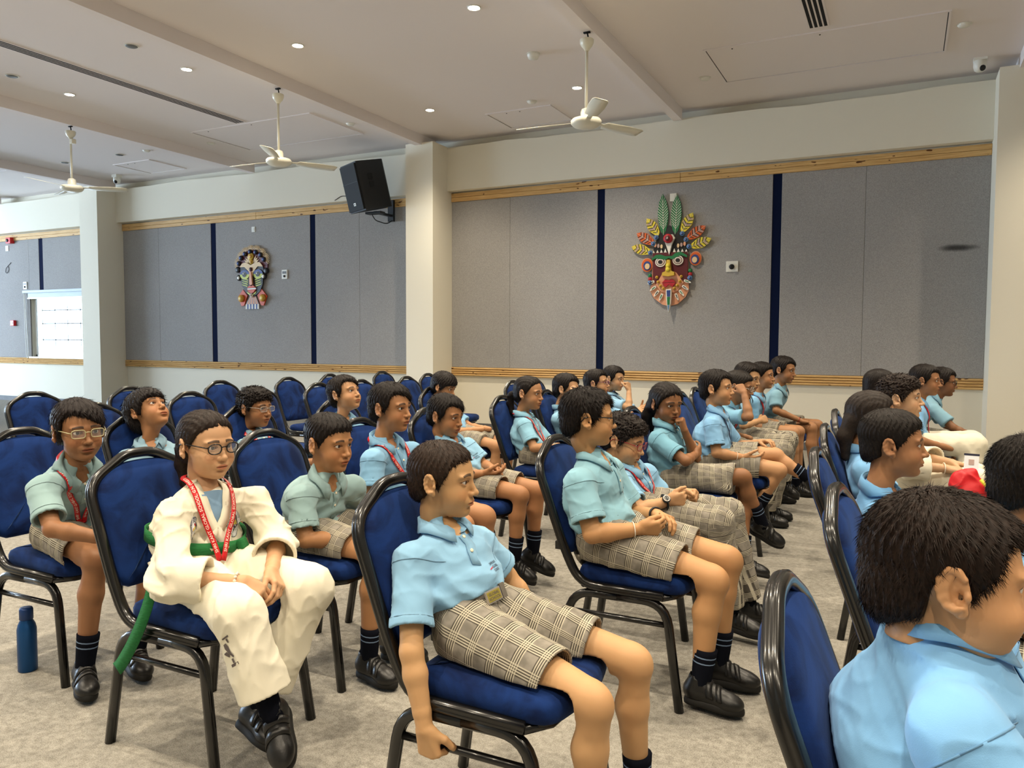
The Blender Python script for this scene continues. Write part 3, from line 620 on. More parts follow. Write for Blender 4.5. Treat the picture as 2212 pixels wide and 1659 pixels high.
def make_chair():
    r = empty('banquet_chair')
    for s in (1, -1):
        y = .195 * s
        arch = rounded([(-.235, .208 * s, 0), (-.178, y, .372), (.178, y, .376), (.235, .208 * s, 0)], [0, .085, .085, 0], 6)
        # two half arches: rear leg and front leg, met in the middle of the rail
        mid = next(i for i in range(len(arch) - 1) if arch[i][0] < 0 <= arch[i + 1][0]); mp = tuple((np.array(arch[mid]) + np.array(arch[mid + 1])) / 2)
        for part in (arch[:mid + 1] + [mp], [mp] + arch[mid + 1:]):
            o = MB().tube(part, .0155, prof=GROOVE, up=(0, 1, 0)).build('leg', MT['tube'], r, True)
        MB().tube([(-.19, y, .297), (0, y, .297), (.19, y, .297)], .0105, 8, up=(0, 1, 0)).build('stretcher', MT['tube'], r, True)
    # back frame: one bent tube from seat rail over the peaked top to the other rail
    half = [(.17, .20, .398), (-.145, .20, .402), (-.205, .203, .52), (-.320, .203, .828), (-.340, .052, .908)]
    pts = half + [(x, -y, z) for x, y, z in half[::-1]]
    rad = [0, .10, .06, .06, .035, .035, .06, .06, .10, 0]
    MB().tube(rounded(pts, rad, 6), .0165, prof=GROOVE, up=(0, 0, 1)).build('back_frame', MT['tube'], r, True)
    MB().tube([(.165, -.2, .392), (.21, -.14, .392), (.222, 0, .392), (.21, .14, .392), (.165, .2, .392)], .012, 8).build('seat_rim', MT['tube'], r, True)
    MB().tube([(-.135, -.192, .398), (-.135, .192, .398)], .011, 8).build('rear_rail', MT['tube'], r, True)
    # seat cushion
    ol = rounded([(-.165, -.185, 0), (.235, -.205, 0), (.274, 0, 0), (.235, .205, 0), (-.165, .185, 0)], [.04, .06, .25, .06, .04], 6, True); ol = [(x, y) for x, y, z in ol]
    V, F = slab(ol, [(.025, .403), (.004, .409), (0, .425), (0, .443), (.008, .459), (.03, .470), (.07, .475)], .004)
    MB().add(V, F).build('seat', MT['velvet'], r, True)
    V, F = slab(ol, [(.03, .392), (.022, .394), (.022, .404), (.03, .405)]); MB().add(V, F).build('seat_pan', MT['black'], r, True)
    # backrest cushion in the plane of the frame (local u = across, v = up the lean)
    ol = rounded([(-.178, .0, 0), (.178, 0, 0), (.19, .08, 0), (.19, .34, 0), (.12, .402, 0), (0, .412, 0), (-.12, .402, 0), (-.19, .34, 0), (-.19, .08, 0)], [.07, .07, .06, .07, .08, .1, .08, .07, .06], 5, True); ol = [(a, b) for a, b, c in ol]
    V, F = slab(ol, [(.04, -.026), (.012, -.021), (0, -.008), (0, .008), (.012, .022), (.05, .03)], .004)
    d = Vector((-.117, 0, .315)).normalized(); nrm = Vector((d.z, 0, -d.x)); o0 = Vector((-.204, 0, .497))
    V = [tuple(o0 + d * v[1] + Vector((0, 1, 0)) * v[0] + nrm * (v[2] + .004)) for v in V]
    F = [f[::-1] for f in F] if True else F
    me = MB().add(V, F); ob = me.build('backrest', MT['velvet'], r, True)
    bm = bmesh.new(); bm.from_mesh(ob.data); bmesh.ops.recalc_face_normals(bm, faces=bm.faces[:]); bm.to_mesh(ob.data); bm.free()
    for s in (1, -1):
        MB().box(-.245, -.215, .19 * s - .012, .19 * s + .012, .52, .55).build('bracket', MT['tube'], r)
    for ch in r.children:
        if ch.name.startswith(('seat', 'back_frame', 'leg')) and ch.name != 'seat_pan':
            bm = bmesh.new(); bm.from_mesh(ch.data); bmesh.ops.recalc_face_normals(bm, faces=bm.faces[:]); bm.to_mesh(ch.data); bm.free()
    return r
CHAIR0 = None
def chair(x, y, rz, label, grp='blue banquet chairs set out in rows'):
    global CHAIR0
    if CHAIR0 is None: CHAIR0 = make_chair(); o = CHAIR0
    else: o = copy_tree(CHAIR0)
    o.location = (x, y, 0); o.rotation_euler = (0, 0, math.radians(rz))
    tag(o, label, 'chair', grp)
    return o
CH = [  # x, y, turn, label
 (-2.02, 1.82, 0, 'blue velvet chair under the person in the white karate uniform'),
 (-.935, 1.80, 0, 'blue velvet chair whose low side bar the front person is gripping'),
 (-.905, 2.86, 0, 'blue velvet chair under the person with black glasses and checked shorts'),
 (-3.0, 2.01, 0, 'blue velvet chair at the left edge with a blue bottle beneath it'),
 (-2.06, 2.45, 0, 'blue velvet chair behind the karate uniform, its sitter in a grey teal polo'),
 (-2.02, 3.03, 0, 'blue velvet chair under the person wearing a red lanyard beneath a tucked collar'),
 (-2.05, 3.69, 0, 'blue velvet chair under the person with both socks and velcro shoes in the aisle'),
 (-2.13, 4.76, 0, 'blue velvet chair under the ponytailed person with long red lanyard'),
 (-2.12, 5.47, 0, 'blue velvet chair under the person hiding mouth behind a raised hand'),
 (-2.12, 6.15, 0, 'blue velvet chair under the laughing person in purple glasses'),
 (-2.12, 6.8, 0, 'blue velvet chair under the person touching the lips, by the wall'),
 (-3.17, 2.70, 0, 'blue velvet chair under the person tipping the head back'),
 (-3.12, 3.38, 0, 'blue velvet chair under the small person with red temple glasses'),
 (-2.93, 3.97, 0, 'blue velvet chair under the person with closed eyes and lifted chin'),
 (-2.90, 4.58, 0, 'empty blue velvet chair seen over the shoulder of the collar lanyard wearer'),
 (-3.08, 5.35, 0, 'blue velvet chair under the person half hidden behind another head'),
 (-2.97, 6.6, 0, 'empty blue velvet chair directly behind the ponytailed person'),
 (-3.08, 7.3, 0, 'empty blue velvet chair by the wall behind the ponytailed person'),
 (-4.27, 3.98, 0, 'empty blue velvet chair right behind the head of the karate uniform wearer'),
 (-4.30, 4.67, 0, 'empty blue velvet chair behind the small person in red temple glasses'),
 (-4.26, 5.36, 0, 'empty blue velvet chair left of the person with lifted chin, nearer row'),
 (-4.29, 6.0, 0, 'empty blue velvet chair right behind the person with lifted chin'),
 (-4.3, 6.78, 0, 'empty blue velvet chair in front of the middle column, nearer row'),
 (-4.5, 7.5, 0, 'empty blue velvet chair at the foot of the middle column with its seat showing'),
 (-3.95, 3.0, 0, 'blue velvet chair mostly hidden between two heads at left'),
 (-5.2, 3.43, 0, 'empty blue velvet chair at the far left catching the daylight'),
 (-5.17, 4.18, 0, 'empty blue velvet chair behind the person tipping the head back'),
 (-5.28, 5.2, 0, 'empty blue velvet chair in the rear row, left of the middle'),
 (-5.2, 6.0, 0, 'empty blue velvet chair in the rear row with its full back showing'),
 (-5.34, 6.81, 0, 'empty blue velvet chair in the rear row peeking behind dark hair'),
 (-5.32, 7.75, 0, 'empty blue velvet chair in the rear row nearest the middle column'),
 (-1.05, 3.52, 0, 'blue velvet chair under the curly haired person in red glasses'),
 (-1.065, 4.33, 0, 'blue velvet chair under the person in a checked skirt'),
 (-.98, 5.05, 0, 'blue velvet chair under the person stretching one leg out'),
 (-1.15, 5.78, 0, 'blue velvet chair under the person with a fist to the glasses'),
 (-1.2, 6.42, 0, 'blue velvet chair under the person with folded arms'),
 (-1.1, 7.0, 0, 'blue velvet chair under the person with red lanyard and checked shorts by the wall'),
 (-1.03, 7.5, 0, 'blue velvet chair farthest along its row, sitter with hands on knees'),
 (.17, 1.3, 0, 'blue velvet chair under the large person in the near right corner'),
 (.185, 2.20, -4, 'blue velvet chair with its back showing between two near right persons'),
 (.065, 2.96, 0, 'blue velvet chair under the person with short sides and blue collar'),
 (.02, 3.85, 0, 'blue velvet chair under the long haired person at right'),
 (.0, 4.72, 0, 'blue velvet chair under the curly haired person in white'),
 (.03, 5.6, 0, 'blue velvet chair under the person hidden behind curly hair at right'),
 (.05, 6.42, 0, 'blue velvet chair under the person in white trousers with red lanyard'),
 (.1, 7.1, 0, 'blue velvet chair by the wall at right under the person in dark glasses'),
]
CHAIRS = [chair(*c) for c in CH]
# blue bottle on the floor
bt = empty('water_bottle', (-3.04, 1.83, 0)); tag(bt, 'matt blue metal water bottle standing on the carpet under a chair', 'bottle')
mB = M('bottle_blue', srgb(24, 74, 128), .35, .6).m; mB2 = M('bottle_cap', srgb(18, 52, 104), .4, .3).m
MB().lathe([(.032, 0), (.0345, .004), (.0345, .165), (.030, .185), (.0225, .2), (.0225, .205)], 22).build('body', mB, bt, True)
MB().lathe([(.0225, .203), (.0245, .205), (.0245, .243), (.021, .25)], 22).build('cap', mB2, bt, True)
# ------------------------------------------------------------------ distance-field modelling
A_ = lambda *v: np.array(v, np.float32)
def smin(a, b, k):
    if k <= 0: return np.minimum(a, b)
    h = np.clip(.5 + .5 * (b - a) / k, 0, 1); return b + (a - b) * h - k * h * (1 - h)
def smax(a, b, k): return -smin(-a, -b, k)
class Fld:
    def __init__(s, h): s.h = h; s.ops = []
    def add(s, p, k=.01): s.ops.append((0, p, k)); return s
    def sub(s, p, k=.004): s.ops.append((1, p, k)); return s
    def post(s, f): s.ops.append((2, (f, None, None), 0)); return s
    def ev(s, X, Y, Z):
        D = np.full(np.broadcast(X, Y, Z).shape, 1., np.float32)
        for t, p, k in s.ops:
            if t == 0: D = smin(D, p[0](X, Y, Z), k)
            elif t == 1: D = smax(D, -p[0](X, Y, Z), k)
            else: D = p[0](X, Y, Z, D)
        return D
    def at(s, P): P = np.atleast_2d(np.asarray(P, np.float32)); return s.ev(P[:, 0], P[:, 1], P[:, 2])
    def grad(s, P, e=.004):
        P = np.atleast_2d(np.asarray(P, np.float32)); g = np.stack([s.at(P + A_(*(e * (i == j) for j in range(3)))) - s.at(P - A_(*(e * (i == j) for j in range(3)))) for i in range(3)], 1)
        return g / (np.linalg.norm(g, axis=1)[:, None] + 1e-9)
    def project(s, P, off=.003, it=5):
        P = np.array(np.atleast_2d(P), np.float32)
        for _ in range(it):
            d = s.at(P); P = P - s.grad(P) * (d - off)[:, None] * .9
        return P
    def mesh(s, lo=None, hi=None):
        h = s.h
        los = np.array([p[1] for t, p, k in s.ops if t == 0]); his = np.array([p[2] for t, p, k in s.ops if t == 0])
        lo = np.min(los, 0) - .012 if lo is None else np.array(lo); hi = np.max(his, 0) + .012 if hi is None else np.array(hi)
        n = np.ceil((hi - lo) / h).astype(int) + 1
        ax = [(lo[i] + h * np.arange(n[i])).astype(np.float32) for i in range(3)]
        D = np.full(n, 1., np.float32)
        for t, p, k in s.ops:
            if t == 2: D = p[0](ax[0][:, None, None], ax[1][None, :, None], ax[2][None, None, :], D); continue
            m = k + 2.5 * h + .006
            i0 = [max(0, int(np.floor((p[1][i] - m - lo[i]) / h))) for i in range(3)]; i1 = [min(n[i], int(np.ceil((p[2][i] + m - lo[i]) / h)) + 1) for i in range(3)]
            if any(a >= b for a, b in zip(i0, i1)): continue
            sl = tuple(slice(a, b) for a, b in zip(i0, i1))
            d = p[0](ax[0][sl[0]][:, None, None], ax[1][sl[1]][None, :, None], ax[2][sl[2]][None, None, :])
            D[sl] = smin(D[sl], d, k) if t == 0 else smax(D[sl], -d, k)
        return nets(D, lo, h)
def nets(D, lo, h):
    S = D < 0
    c = S[:-1] .astype(np.uint8) + S[1:]; c = c[:, :-1] + c[:, 1:]; c = c[:, :, :-1] + c[:, :, 1:]
    mix = (c > 0) & (c < 8); ci = np.flatnonzero(mix)
    if len(ci) == 0: return np.zeros((0, 3)), np.zeros((0, 4), int)
    i, j, k = np.unravel_index(ci, mix.shape)
    cor = [(a, b, d) for a in (0, 1) for b in (0, 1) for d in (0, 1)]
    v = [D[i + a, j + b, k + d] for a, b, d in cor]
    acc = np.zeros((len(ci), 3)); cnt = np.zeros(len(ci))
    for p in range(8):
        for q in range(p + 1, 8):
            if sum(x != y for x, y in zip(cor[p], cor[q])) != 1: continue
            m = (v[p] < 0) != (v[q] < 0)
            if not m.any(): continue
            t = v[p][m] / (v[p][m] - v[q][m]); a = np.array(cor[p]); b = np.array(cor[q])
            acc[m] += a + t[:, None] * (b - a); cnt[m] += 1
    V = np.asarray(lo) + h * (np.stack([i, j, k], 1) + acc / cnt[:, None])
    idx = np.full(mix.shape, -1, np.int64); idx.ravel()[ci] = np.arange(len(ci)); Q = []
    for axis in range(3):
        s0 = [slice(None)] * 3; s1 = [slice(None)] * 3; s0[axis] = slice(0, -1); s1[axis] = slice(1, None)
        E = S[tuple(s0)] != S[tuple(s1)]; e = np.argwhere(E)
        o = [a for a in range(3) if a != axis]
        ok = np.ones(len(e), bool)
        for a in o: ok &= (e[:, a] > 0) & (e[:, a] < D.shape[a] - 1)
        e = e[ok]; q = []
        for d0, d1 in ((-1, -1), (0, -1), (0, 0), (-1, 0)):
            f = e.copy(); f[:, o[0]] += d0; f[:, o[1]] += d1; q.append(idx[f[:, 0], f[:, 1], f[:, 2]])
        q = np.stack(q, 1); fl = S[e[:, 0], e[:, 1], e[:, 2]]
        if axis == 1: fl = ~fl
        q[~fl] = q[~fl][:, ::-1]; Q.append(q)
    Q = np.concatenate(Q); Q = Q[(Q >= 0).all(1)]
    return V, Q
# primitives return (fn, lo, hi)
def rc(a, b, ra, rb=None):
    rb = ra if rb is None else rb; a = np.array(a, np.float64); b = np.array(b, np.float64); d = b - a; L = max(d @ d, 1e-9); a32 = a.astype(np.float32); d32 = d.astype(np.float32)
    def f(X, Y, Z):
        px, py, pz = X - a32[0], Y - a32[1], Z - a32[2]
        t = np.clip((px * d32[0] + py * d32[1] + pz * d32[2]) * np.float32(1 / L), 0, 1)
        return np.sqrt((px - t * d32[0]) ** 2 + (py - t * d32[1]) ** 2 + (pz - t * d32[2]) ** 2) - (np.float32(ra) + np.float32(rb - ra) * t)
    r = max(ra, rb); return f, np.minimum(a, b) - r, np.maximum(a, b) + r
def cutcone(a, b, ra, rb):
    """round at a, flat at b"""
    a = np.array(a, float); b = np.array(b, float); u = (b - a) / np.linalg.norm(b - a)
    g = rc(a, b + u * .0, ra, rb); g2 = rc(a, b + u * .03, ra, rb + (rb - ra) * .03 / np.linalg.norm(b - a))
    c = float(b @ u)
    def f(X, Y, Z): return np.maximum(g2[0](X, Y, Z), (X * u[0] + Y * u[1] + Z * u[2]).astype(np.float32) - c)
    return f, g[1], g[2]
def frame(fwd, up=(0, 0, 1)):
    x = np.array(fwd, float); x /= np.linalg.norm(x); u = np.array(up, float); y = np.cross(u, x); y /= np.linalg.norm(y); z = np.cross(x, y)
    return np.stack([x, y, z], 1)
def el(c, r, R=None):
    c = np.array(c, np.float32); r = np.array(r, np.float32); R = np.eye(3) if R is None else np.asarray(R); B = R.astype(np.float32)
    def f(X, Y, Z):
        px, py, pz = X - c[0], Y - c[1], Z - c[2]
        q = [(px * B[0, i] + py * B[1, i] + pz * B[2, i]) / r[i] for i in range(3)]
        k0 = np.sqrt(q[0] ** 2 + q[1] ** 2 + q[2] ** 2); k1 = np.sqrt((q[0] / r[0]) ** 2 + (q[1] / r[1]) ** 2 + (q[2] / r[2]) ** 2) + 1e-9
        return k0 * (k0 - 1) / k1
    e = np.sqrt(((R * r) ** 2).sum(1)); return f, c - e, c + e
def ec(a, b, lat, wa, da, wb, db):
    """elliptic capsule from a to b: half width w along lat, half depth d"""
    a = np.array(a, float); b = np.array(b, float); ax = b - a; L = np.linalg.norm(ax); ax = ax / L; y = np.array(lat, float); y -= ax * (y @ ax); y /= np.linalg.norm(y); x = np.cross(y, ax)
    a, ax, y, x = (v.astype(np.float32) for v in (a, ax, y, x))
    def f(X, Y, Z):
        px, py, pz = X - a[0], Y - a[1], Z - a[2]
        w = px * ax[0] + py * ax[1] + pz * ax[2]; u = px * y[0] + py * y[1] + pz * y[2]; v = px * x[0] + py * x[1] + pz * x[2]
        t = np.clip(w / L, 0, 1); e = w - t * L; A = wa + (wb - wa) * t; B = da + (db - da) * t
        k0 = np.sqrt((u / A) ** 2 + (v / B) ** 2 + (e / B) ** 2); k1 = np.sqrt((u / A ** 2) ** 2 + (v / B ** 2) ** 2 + (e / B ** 2) ** 2) + 1e-9
        return np.where(k0 < 1e-4, -np.minimum(A, B), k0 * (k0 - 1) / k1)
    m = max(wa, wb, da, db); return f, np.minimum(a, b + 0) - m - 0 * L if False else np.minimum(a, a + ax * L) - m, np.maximum(a, a + ax * L) + m
def nz(X, Y, Z, f, seed=0):
    """cheap smooth noise -1..1"""
    s = seed * 1.7
    return (np.sin(X * f + 1.3 * np.sin(Y * f * .7 + s) + s) * np.sin(Y * f * 1.1 + 1.7 * np.sin(Z * f * .8 + s * 2) + 2 * s) + np.sin(Z * f * .9 + 1.1 * np.sin(X * f * 1.3 + 3 * s) + s)) * .5
def ridge(X, Y, Z, f, seed=0):
    n = nz(X, Y, Z, f, seed); return (1 - np.abs(n)) ** 2

# ------------------------------------------------------------------ heads (head frame: x forward, y left, z up; metres)
EYE = (.0685, .0305, .004); EYR = .0128
def head_field(h, kid=0.0, chub=0.0):
    F = Fld(h); c = chub
    F.add(el((-.014, 0, .028), (.092, .0735, .077)), 0).add(el((.018, 0, .020), (.064, .064, .072)), .02)
    F.add(el((.028, 0, -.030), (.056 + .004 * c, .056 + .006 * c, .080)), .02)
    F.add(el((.034, 0, -.072), (.048, .046 + .008 * c, .036)), .022).add(el((.064, 0, -.096), (.019, .022, .014)), .018)
    for s in (-1, 1):
        F.add(el((.048, .036 * s, -.040), (.031 + .003 * c, .024 + .006 * c, .032)), .018)
        F.add(el((.070, .028 * s, .0205), (.014, .024, .0075)), .012)
    F.add(el((.0755, 0, .018), (.012, .016, .010)), .012)
    for s in (-1, 1): F.sub(el((.096, .0315 * s, .003), (.0175, .0165, .0105)), .012)
    # nose
    F.add(rc((.0775, 0, .012), (.0985, 0, -.028), .0062, .0085), .010).add(el((.0995, 0, -.031), (.0105, .0098, .0092)), .006)
    for s in (-1, 1):
        F.add(el((.0900, .0115 * s, -.034), (.0098, .0068, .0072)), .005); F.sub(el((.0935, .0062 * s, -.0425), (.0042, .0028, .0040)), .003)
    # lips
    F.add(el((.080, 0, -.058), (.013, .026, .015)), .012)
    F.add(el((.0885, 0, -.0585), (.0072, .0205, .0048)), .004).add(el((.0865, 0, -.0690), (.0078, .0170, .0055)), .004)
    F.sub(el((.0965, 0, -.0635), (.010, .0225, .0013)), .003)
    F.sub(el((.090, 0, -.0795), (.010, .016, .004)), .008)
    # eyelids over the balls, with an almond slit
    for s in (-1, 1):
        ex, ey, ez = EYE; ey *= s
        F.add(el((ex, ey, ez), (EYR + .0021,) * 3), .0045)
        wv, hv = .0146, .0055; Rr = (wv * wv + hv * hv) / (2 * hv); cc = Rr - hv
        def slit(X, Y, Z, ey=ey, ez=ez, Rr=Rr, cc=cc, s=s):
            y = Y - ey; z = Z - ez - .06 * s * y + .0006
            a = np.sqrt(y * y + (z + cc) ** 2) - Rr; b = np.sqrt(y * y + (z - cc * .92) ** 2) - Rr
            return np.maximum(np.maximum(a, b), (ex + .004) - X)
        F.sub((slit, np.array((ex, ey - .017, ez - .008)), np.array((ex + .03, ey + .017, ez + .008))), .0012)
    # ears
    for s in (-1, 1):
        Re = frame((math.cos(.42) , .0 + s * -.0, 0)); a = s * .42
        Rz = np.array(((math.cos(a), -math.sin(a), 0), (math.sin(a), math.cos(a), 0), (0, 0, 1))); Ry = np.array(((math.cos(.2), 0, -math.sin(.2)), (0, 1, 0), (math.sin(.2), 0, math.cos(.2))))
        Rr = Rz @ Ry; C = np.array((-.010, .0785 * s, -.008)); off = lambda v: C + Rr @ np.array(v)
        F.add(el(off((0, 0, .004)), (.0182, .0052, .0285), Rr), .004).add(el(off((.004, -.0005 * s, -.0235)), (.0090, .0052, .0105), Rr), .005)
        ring = [(-.0168 * math.cos(t) - .001, .0048 * s, .0262 * math.sin(t) + .005) for t in np.linspace(-2.0, 2.6, 10)]
        F.sub(el(off((.0025, .0078 * s, .004)), (.0125, .0072, .0200), Rr), .005)
        for p, q in zip(ring[:-1], ring[1:]): F.add(rc(off((-p[0] * -1, p[1], p[2])), off((q[0], q[1], q[2])), .0040, .0040), .005)
        ah = [(-.002, .003 * s, .020), (-.0085, .0036 * s, .010), (-.009, .0036 * s, -.004), (-.003, .003 * s, -.015)]
        for p, q in zip(ah[:-1], ah[1:]): F.add(rc(off(p), off(q), .0026, .0026), .006)
        F.sub(el(off((.0045, .0055 * s, -.004)), (.0080, .0085, .0100), Rr), .004)
        F.add(el(off((.0145, .002 * s, -.004)), (.004, .004, .006), Rr), .004)
    # neck
    F.add(rc((-.022, 0, -.060), (-.030, 0, -.185), .0435, .0455), .022)
    return F
HEADC = {}
def head_mesh(h, chub):
    k = (h, chub)
    if k not in HEADC: HEADC[k] = head_field(h, 0, chub).mesh((-.115, -.105, -.178), (.12, .105, .125))
    return HEADC[k]
# hair : hairline height (z) against azimuth (deg from front), thickness, fringe
HAIRS = {
 'crop':  dict(line=[(0, .066), (30, .060), (48, .045), (60, .012), (72, -.022), (84, -.018), (92, .016), (108, .004), (118, -.045), (180, -.078)], top=.011, side=.0075, front=.010, nz=.0016, cut=.017),
 'side':  dict(line=[(0, .056), (25, .050), (45, .034), (58, .006), (70, -.022), (84, -.014), (92, .014), (108, -.002), (118, -.045), (180, -.080)], top=.016, side=.011, front=.016, nz=.0026, cut=.03, sweep=.014),
 'bowl':  dict(line=[(0, .034), (25, .036), (45, .024), (58, -.004), (70, -.026), (84, -.016), (92, .010), (108, -.012), (118, -.060), (180, -.088)], top=.020, side=.018, front=.017, nz=.003, cut=.035),
 'curl':  dict(line=[(0, .052), (25, .048), (45, .034), (58, .008), (70, -.020), (84, -.014), (92, .014), (108, .000), (118, -.045), (180, -.078)], top=.021, side=.011, front=.020, nz=.0075, cut=.02, curly=1),
 'wave':  dict(line=[(0, .050), (25, .046), (45, .030), (58, .004), (70, -.022), (84, -.016), (92, .014), (108, -.002), (118, -.052), (180, -.080)], top=.015, side=.0085, front=.014, nz=.003, cut=.022, sweep=.014, bw=.00055, jit=.17, lf=.035),
 'fade':  dict(line=[(0, .058), (25, .056), (45, .042), (58, .014), (70, -.012), (84, -.004), (92, .018), (108, .004), (118, -.040), (180, -.070)], top=.016, side=.0045, front=.016, nz=.002, cut=.02),
 'girl':  dict(line=[(0, .072), (25, .066), (45, .050), (58, .022), (70, -.006), (84, -.004), (92, .012), (108, -.01), (118, -.050), (180, -.085)], top=.0105, side=.0085, front=.006, nz=.0012, cut=.02, part=1),
 'long':  dict(line=[(0, .066), (25, .058), (45, .036), (58, .004), (70, -.030), (84, -.026), (96, -.030), (108, -.04), (118, -.070), (180, -.10)], top=.013, side=.013, front=.008, nz=.0016, cut=.03, part=1),
}
HAIRC = {}
def hair_data(style, h, nblade):
    key = (style, h, nblade)
    if key in HAIRC: return HAIRC[key]
    S = HAIRS[style]; la = np.radians([p[0] for p in S['line']]); lz = np.array([p[1] for p in S['line']])
    c1 = el((-.014, 0, .028), (.092, .0735, .077)); c2 = el((.018, 0, .020), (.064, .064, .072)); c3 = el((-.035, 0, -.035), (.062, .058, .055)); c4 = el((.028, 0, -.030), (.056, .0575, .080))
    def f(X, Y, Z):
        d = smin(smin(c1[0](X, Y, Z), c2[0](X, Y, Z), .02), c3[0](X, Y, Z), .03); d = smin(d, c4[0](X, Y, Z), .02)
        az = np.abs(np.arctan2(Y + .25 * S.get('sweep', 0), X + .012)); zl = np.interp(az, la, lz).astype(np.float32)
        if S.get('sweep'): zl = zl - np.clip(Y, -.05, .05) * .42 * (az < .9)
        if not S.get('part'): zl = zl + .0022 * np.sin(az * 46 + 40 * Y) * (az < 1.0) + .0012 * np.sin(az * 83)
        up = np.clip((Z - .015) / .07, 0, 1); fr = np.clip((X - .02) / .06, 0, 1) * np.clip((Z - .02) / .05, 0, 1)
        th = S['side'] + (S['top'] - S['side']) * up + (S['front'] - S['top']) * fr * .6
        th = th * np.clip((Z - zl) / .03 + .35, .25, 1)
        A = np.arctan2(Y, X + .04); rr = np.sqrt((X + .04) ** 2 + Y ** 2)
        if S.get('curly'): th = th + S['nz'] * (np.sin(X * 210 + 3 * np.sin(Z * 120)) * np.sin(Y * 190 + 2 * np.sin(X * 130)) * np.sin(Z * 200 + 2 * np.sin(Y * 110))) * 1.5
        else: th = th + S['nz'] * (np.sin(A * 34 + 5 * np.sin(Z * 46) + 40 * rr) * .6 + np.sin(A * 71 + 60 * Z) * .4)
        if S.get('part'): th = th - .005 * np.exp(-(Y / .004) ** 2) * (X > -.02) * (Z > .05) + .0012 * np.sin(np.abs(Y) * 420 + 60 * X)
        g = d - th
        return smax(g, (zl - Z) * .8, .006)
    F = Fld(h); F.add((f, np.array((-.15, -.115, -.115)), np.array((.118, .115, .148))), 0)
    # keep the ear and the face clear
    for s in (-1, 1): F.sub(el((-.006, .092 * s, -.008), (.021, .026, .031)), .004)
    F.sub(el((.075, 0, -.035), (.045, .075, .062)), .006)
    if style in ('girl',):
        pts = [(-.098, 0, -.005), (-.135, .004, -.035), (-.142, .006, -.09), (-.118, .004, -.15), (-.095, .0, -.185)]; rs = (.020, .026, .025, .018, .006)
        for a, b, ra, rb in zip(pts[:-1], pts[1:], rs[:-1], rs[1:]): F.add(rc(a, b, ra, rb), .012)
        F.sub(rc((-.112, -.03, -.018), (-.112, .03, -.018), .003), .004)
    if style == 'long':
        for s in (-.5, 0, .5):
            pts = [(-.085, .07 * s, -.03), (-.105, .09 * s, -.10), (-.095, .10 * s, -.19)]
            for a, b, ra, rb in zip(pts[:-1], pts[1:], (.034, .03), (.03, .018)): F.add(rc(a, b, ra, rb), .02)
    V, Q = F.mesh()
    # strands : short tapered blades that follow the lie of the hair
    if nblade and len(V):
        rg = np.random.default_rng(len(style) * 7 + nblade); sel = rg.choice(len(V), min(nblade, len(V)), replace=False)
        P = V[sel].astype(np.float32); n = F.grad(P, h); crown = np.array((-.045, .005, .125)) if not S.get('part') else np.array((.03, 0, .12))
        t = P - crown; t -= n * (t * n).sum(1)[:, None]; t /= np.linalg.norm(t, axis=1)[:, None] + 1e-6
        if style in ('girl',): t = np.array((-.11, 0, -.015)) - P; t -= n * (t * n).sum(1)[:, None]; t /= np.linalg.norm(t, axis=1)[:, None] + 1e-6
        jit = rg.normal(0, S.get('jit', .45 if S.get('curly') else .15), P.shape); t = t + jit; t -= n * (t * n).sum(1)[:, None]; t /= np.linalg.norm(t, axis=1)[:, None] + 1e-6
        w = np.cross(n, t); L = (rg.uniform(.5, 1, len(P)) * S['cut'])[:, None]; lift = rg.uniform(.02, S.get('lf', (.26 if S.get('curly') else .13) if not S.get('part') else .05), len(P))[:, None]; ww = S.get('bw', .00040 + h * .19)
        B = [P - w * ww - n * .001, P + w * ww - n * .001, P + t * L * .5 + n * L * lift * .5 + w * ww * .8, P + t * L * .5 + n * L * lift * .5 - w * ww * .8, P + t * L + n * L * (lift * .6)]
        o = len(V); m = len(P); V = np.concatenate([V] + B); ar = np.arange(m)
        q1 = np.stack([o + ar, o + m + ar, o + 2 * m + ar, o + 3 * m + ar], 1); q2 = np.stack([o + 3 * m + ar, o + 2 * m + ar, o + 4 * m + ar, o + 4 * m + ar], 1)
        faces = [tuple(x) for x in q2[:, :3]]
        HAIRC[key] = (V, np.concatenate([Q, q1]), q2[:, :3])
    else: HAIRC[key] = (V, Q, np.zeros((0, 3), int))
    return HAIRC[key]
HAIRM = {}
def hair_mesh(style, h, nb):
    k = (style, h, nb)
    if k not in HAIRM:
        V, Q, T = hair_data(style, h, nb); me = bpy.data.meshes.new('hair')
        nq, nt = len(Q), len(T); me.vertices.add(len(V)); me.vertices.foreach_set('co', np.asarray(V, np.float32).ravel())
        me.loops.add(nq * 4 + nt * 3); me.loops.foreach_set('vertex_index', np.concatenate([Q.ravel(), T.ravel()]).astype(np.int32))
        me.polygons.add(nq + nt); me.polygons.foreach_set('loop_start', np.concatenate([np.arange(nq) * 4, nq * 4 + np.arange(nt) * 3]).astype(np.int32))
        me.update(calc_edges=True); me.polygons.foreach_set('use_smooth', np.ones(nq + nt, bool)); HAIRM[k] = me
    return HAIRM[k]
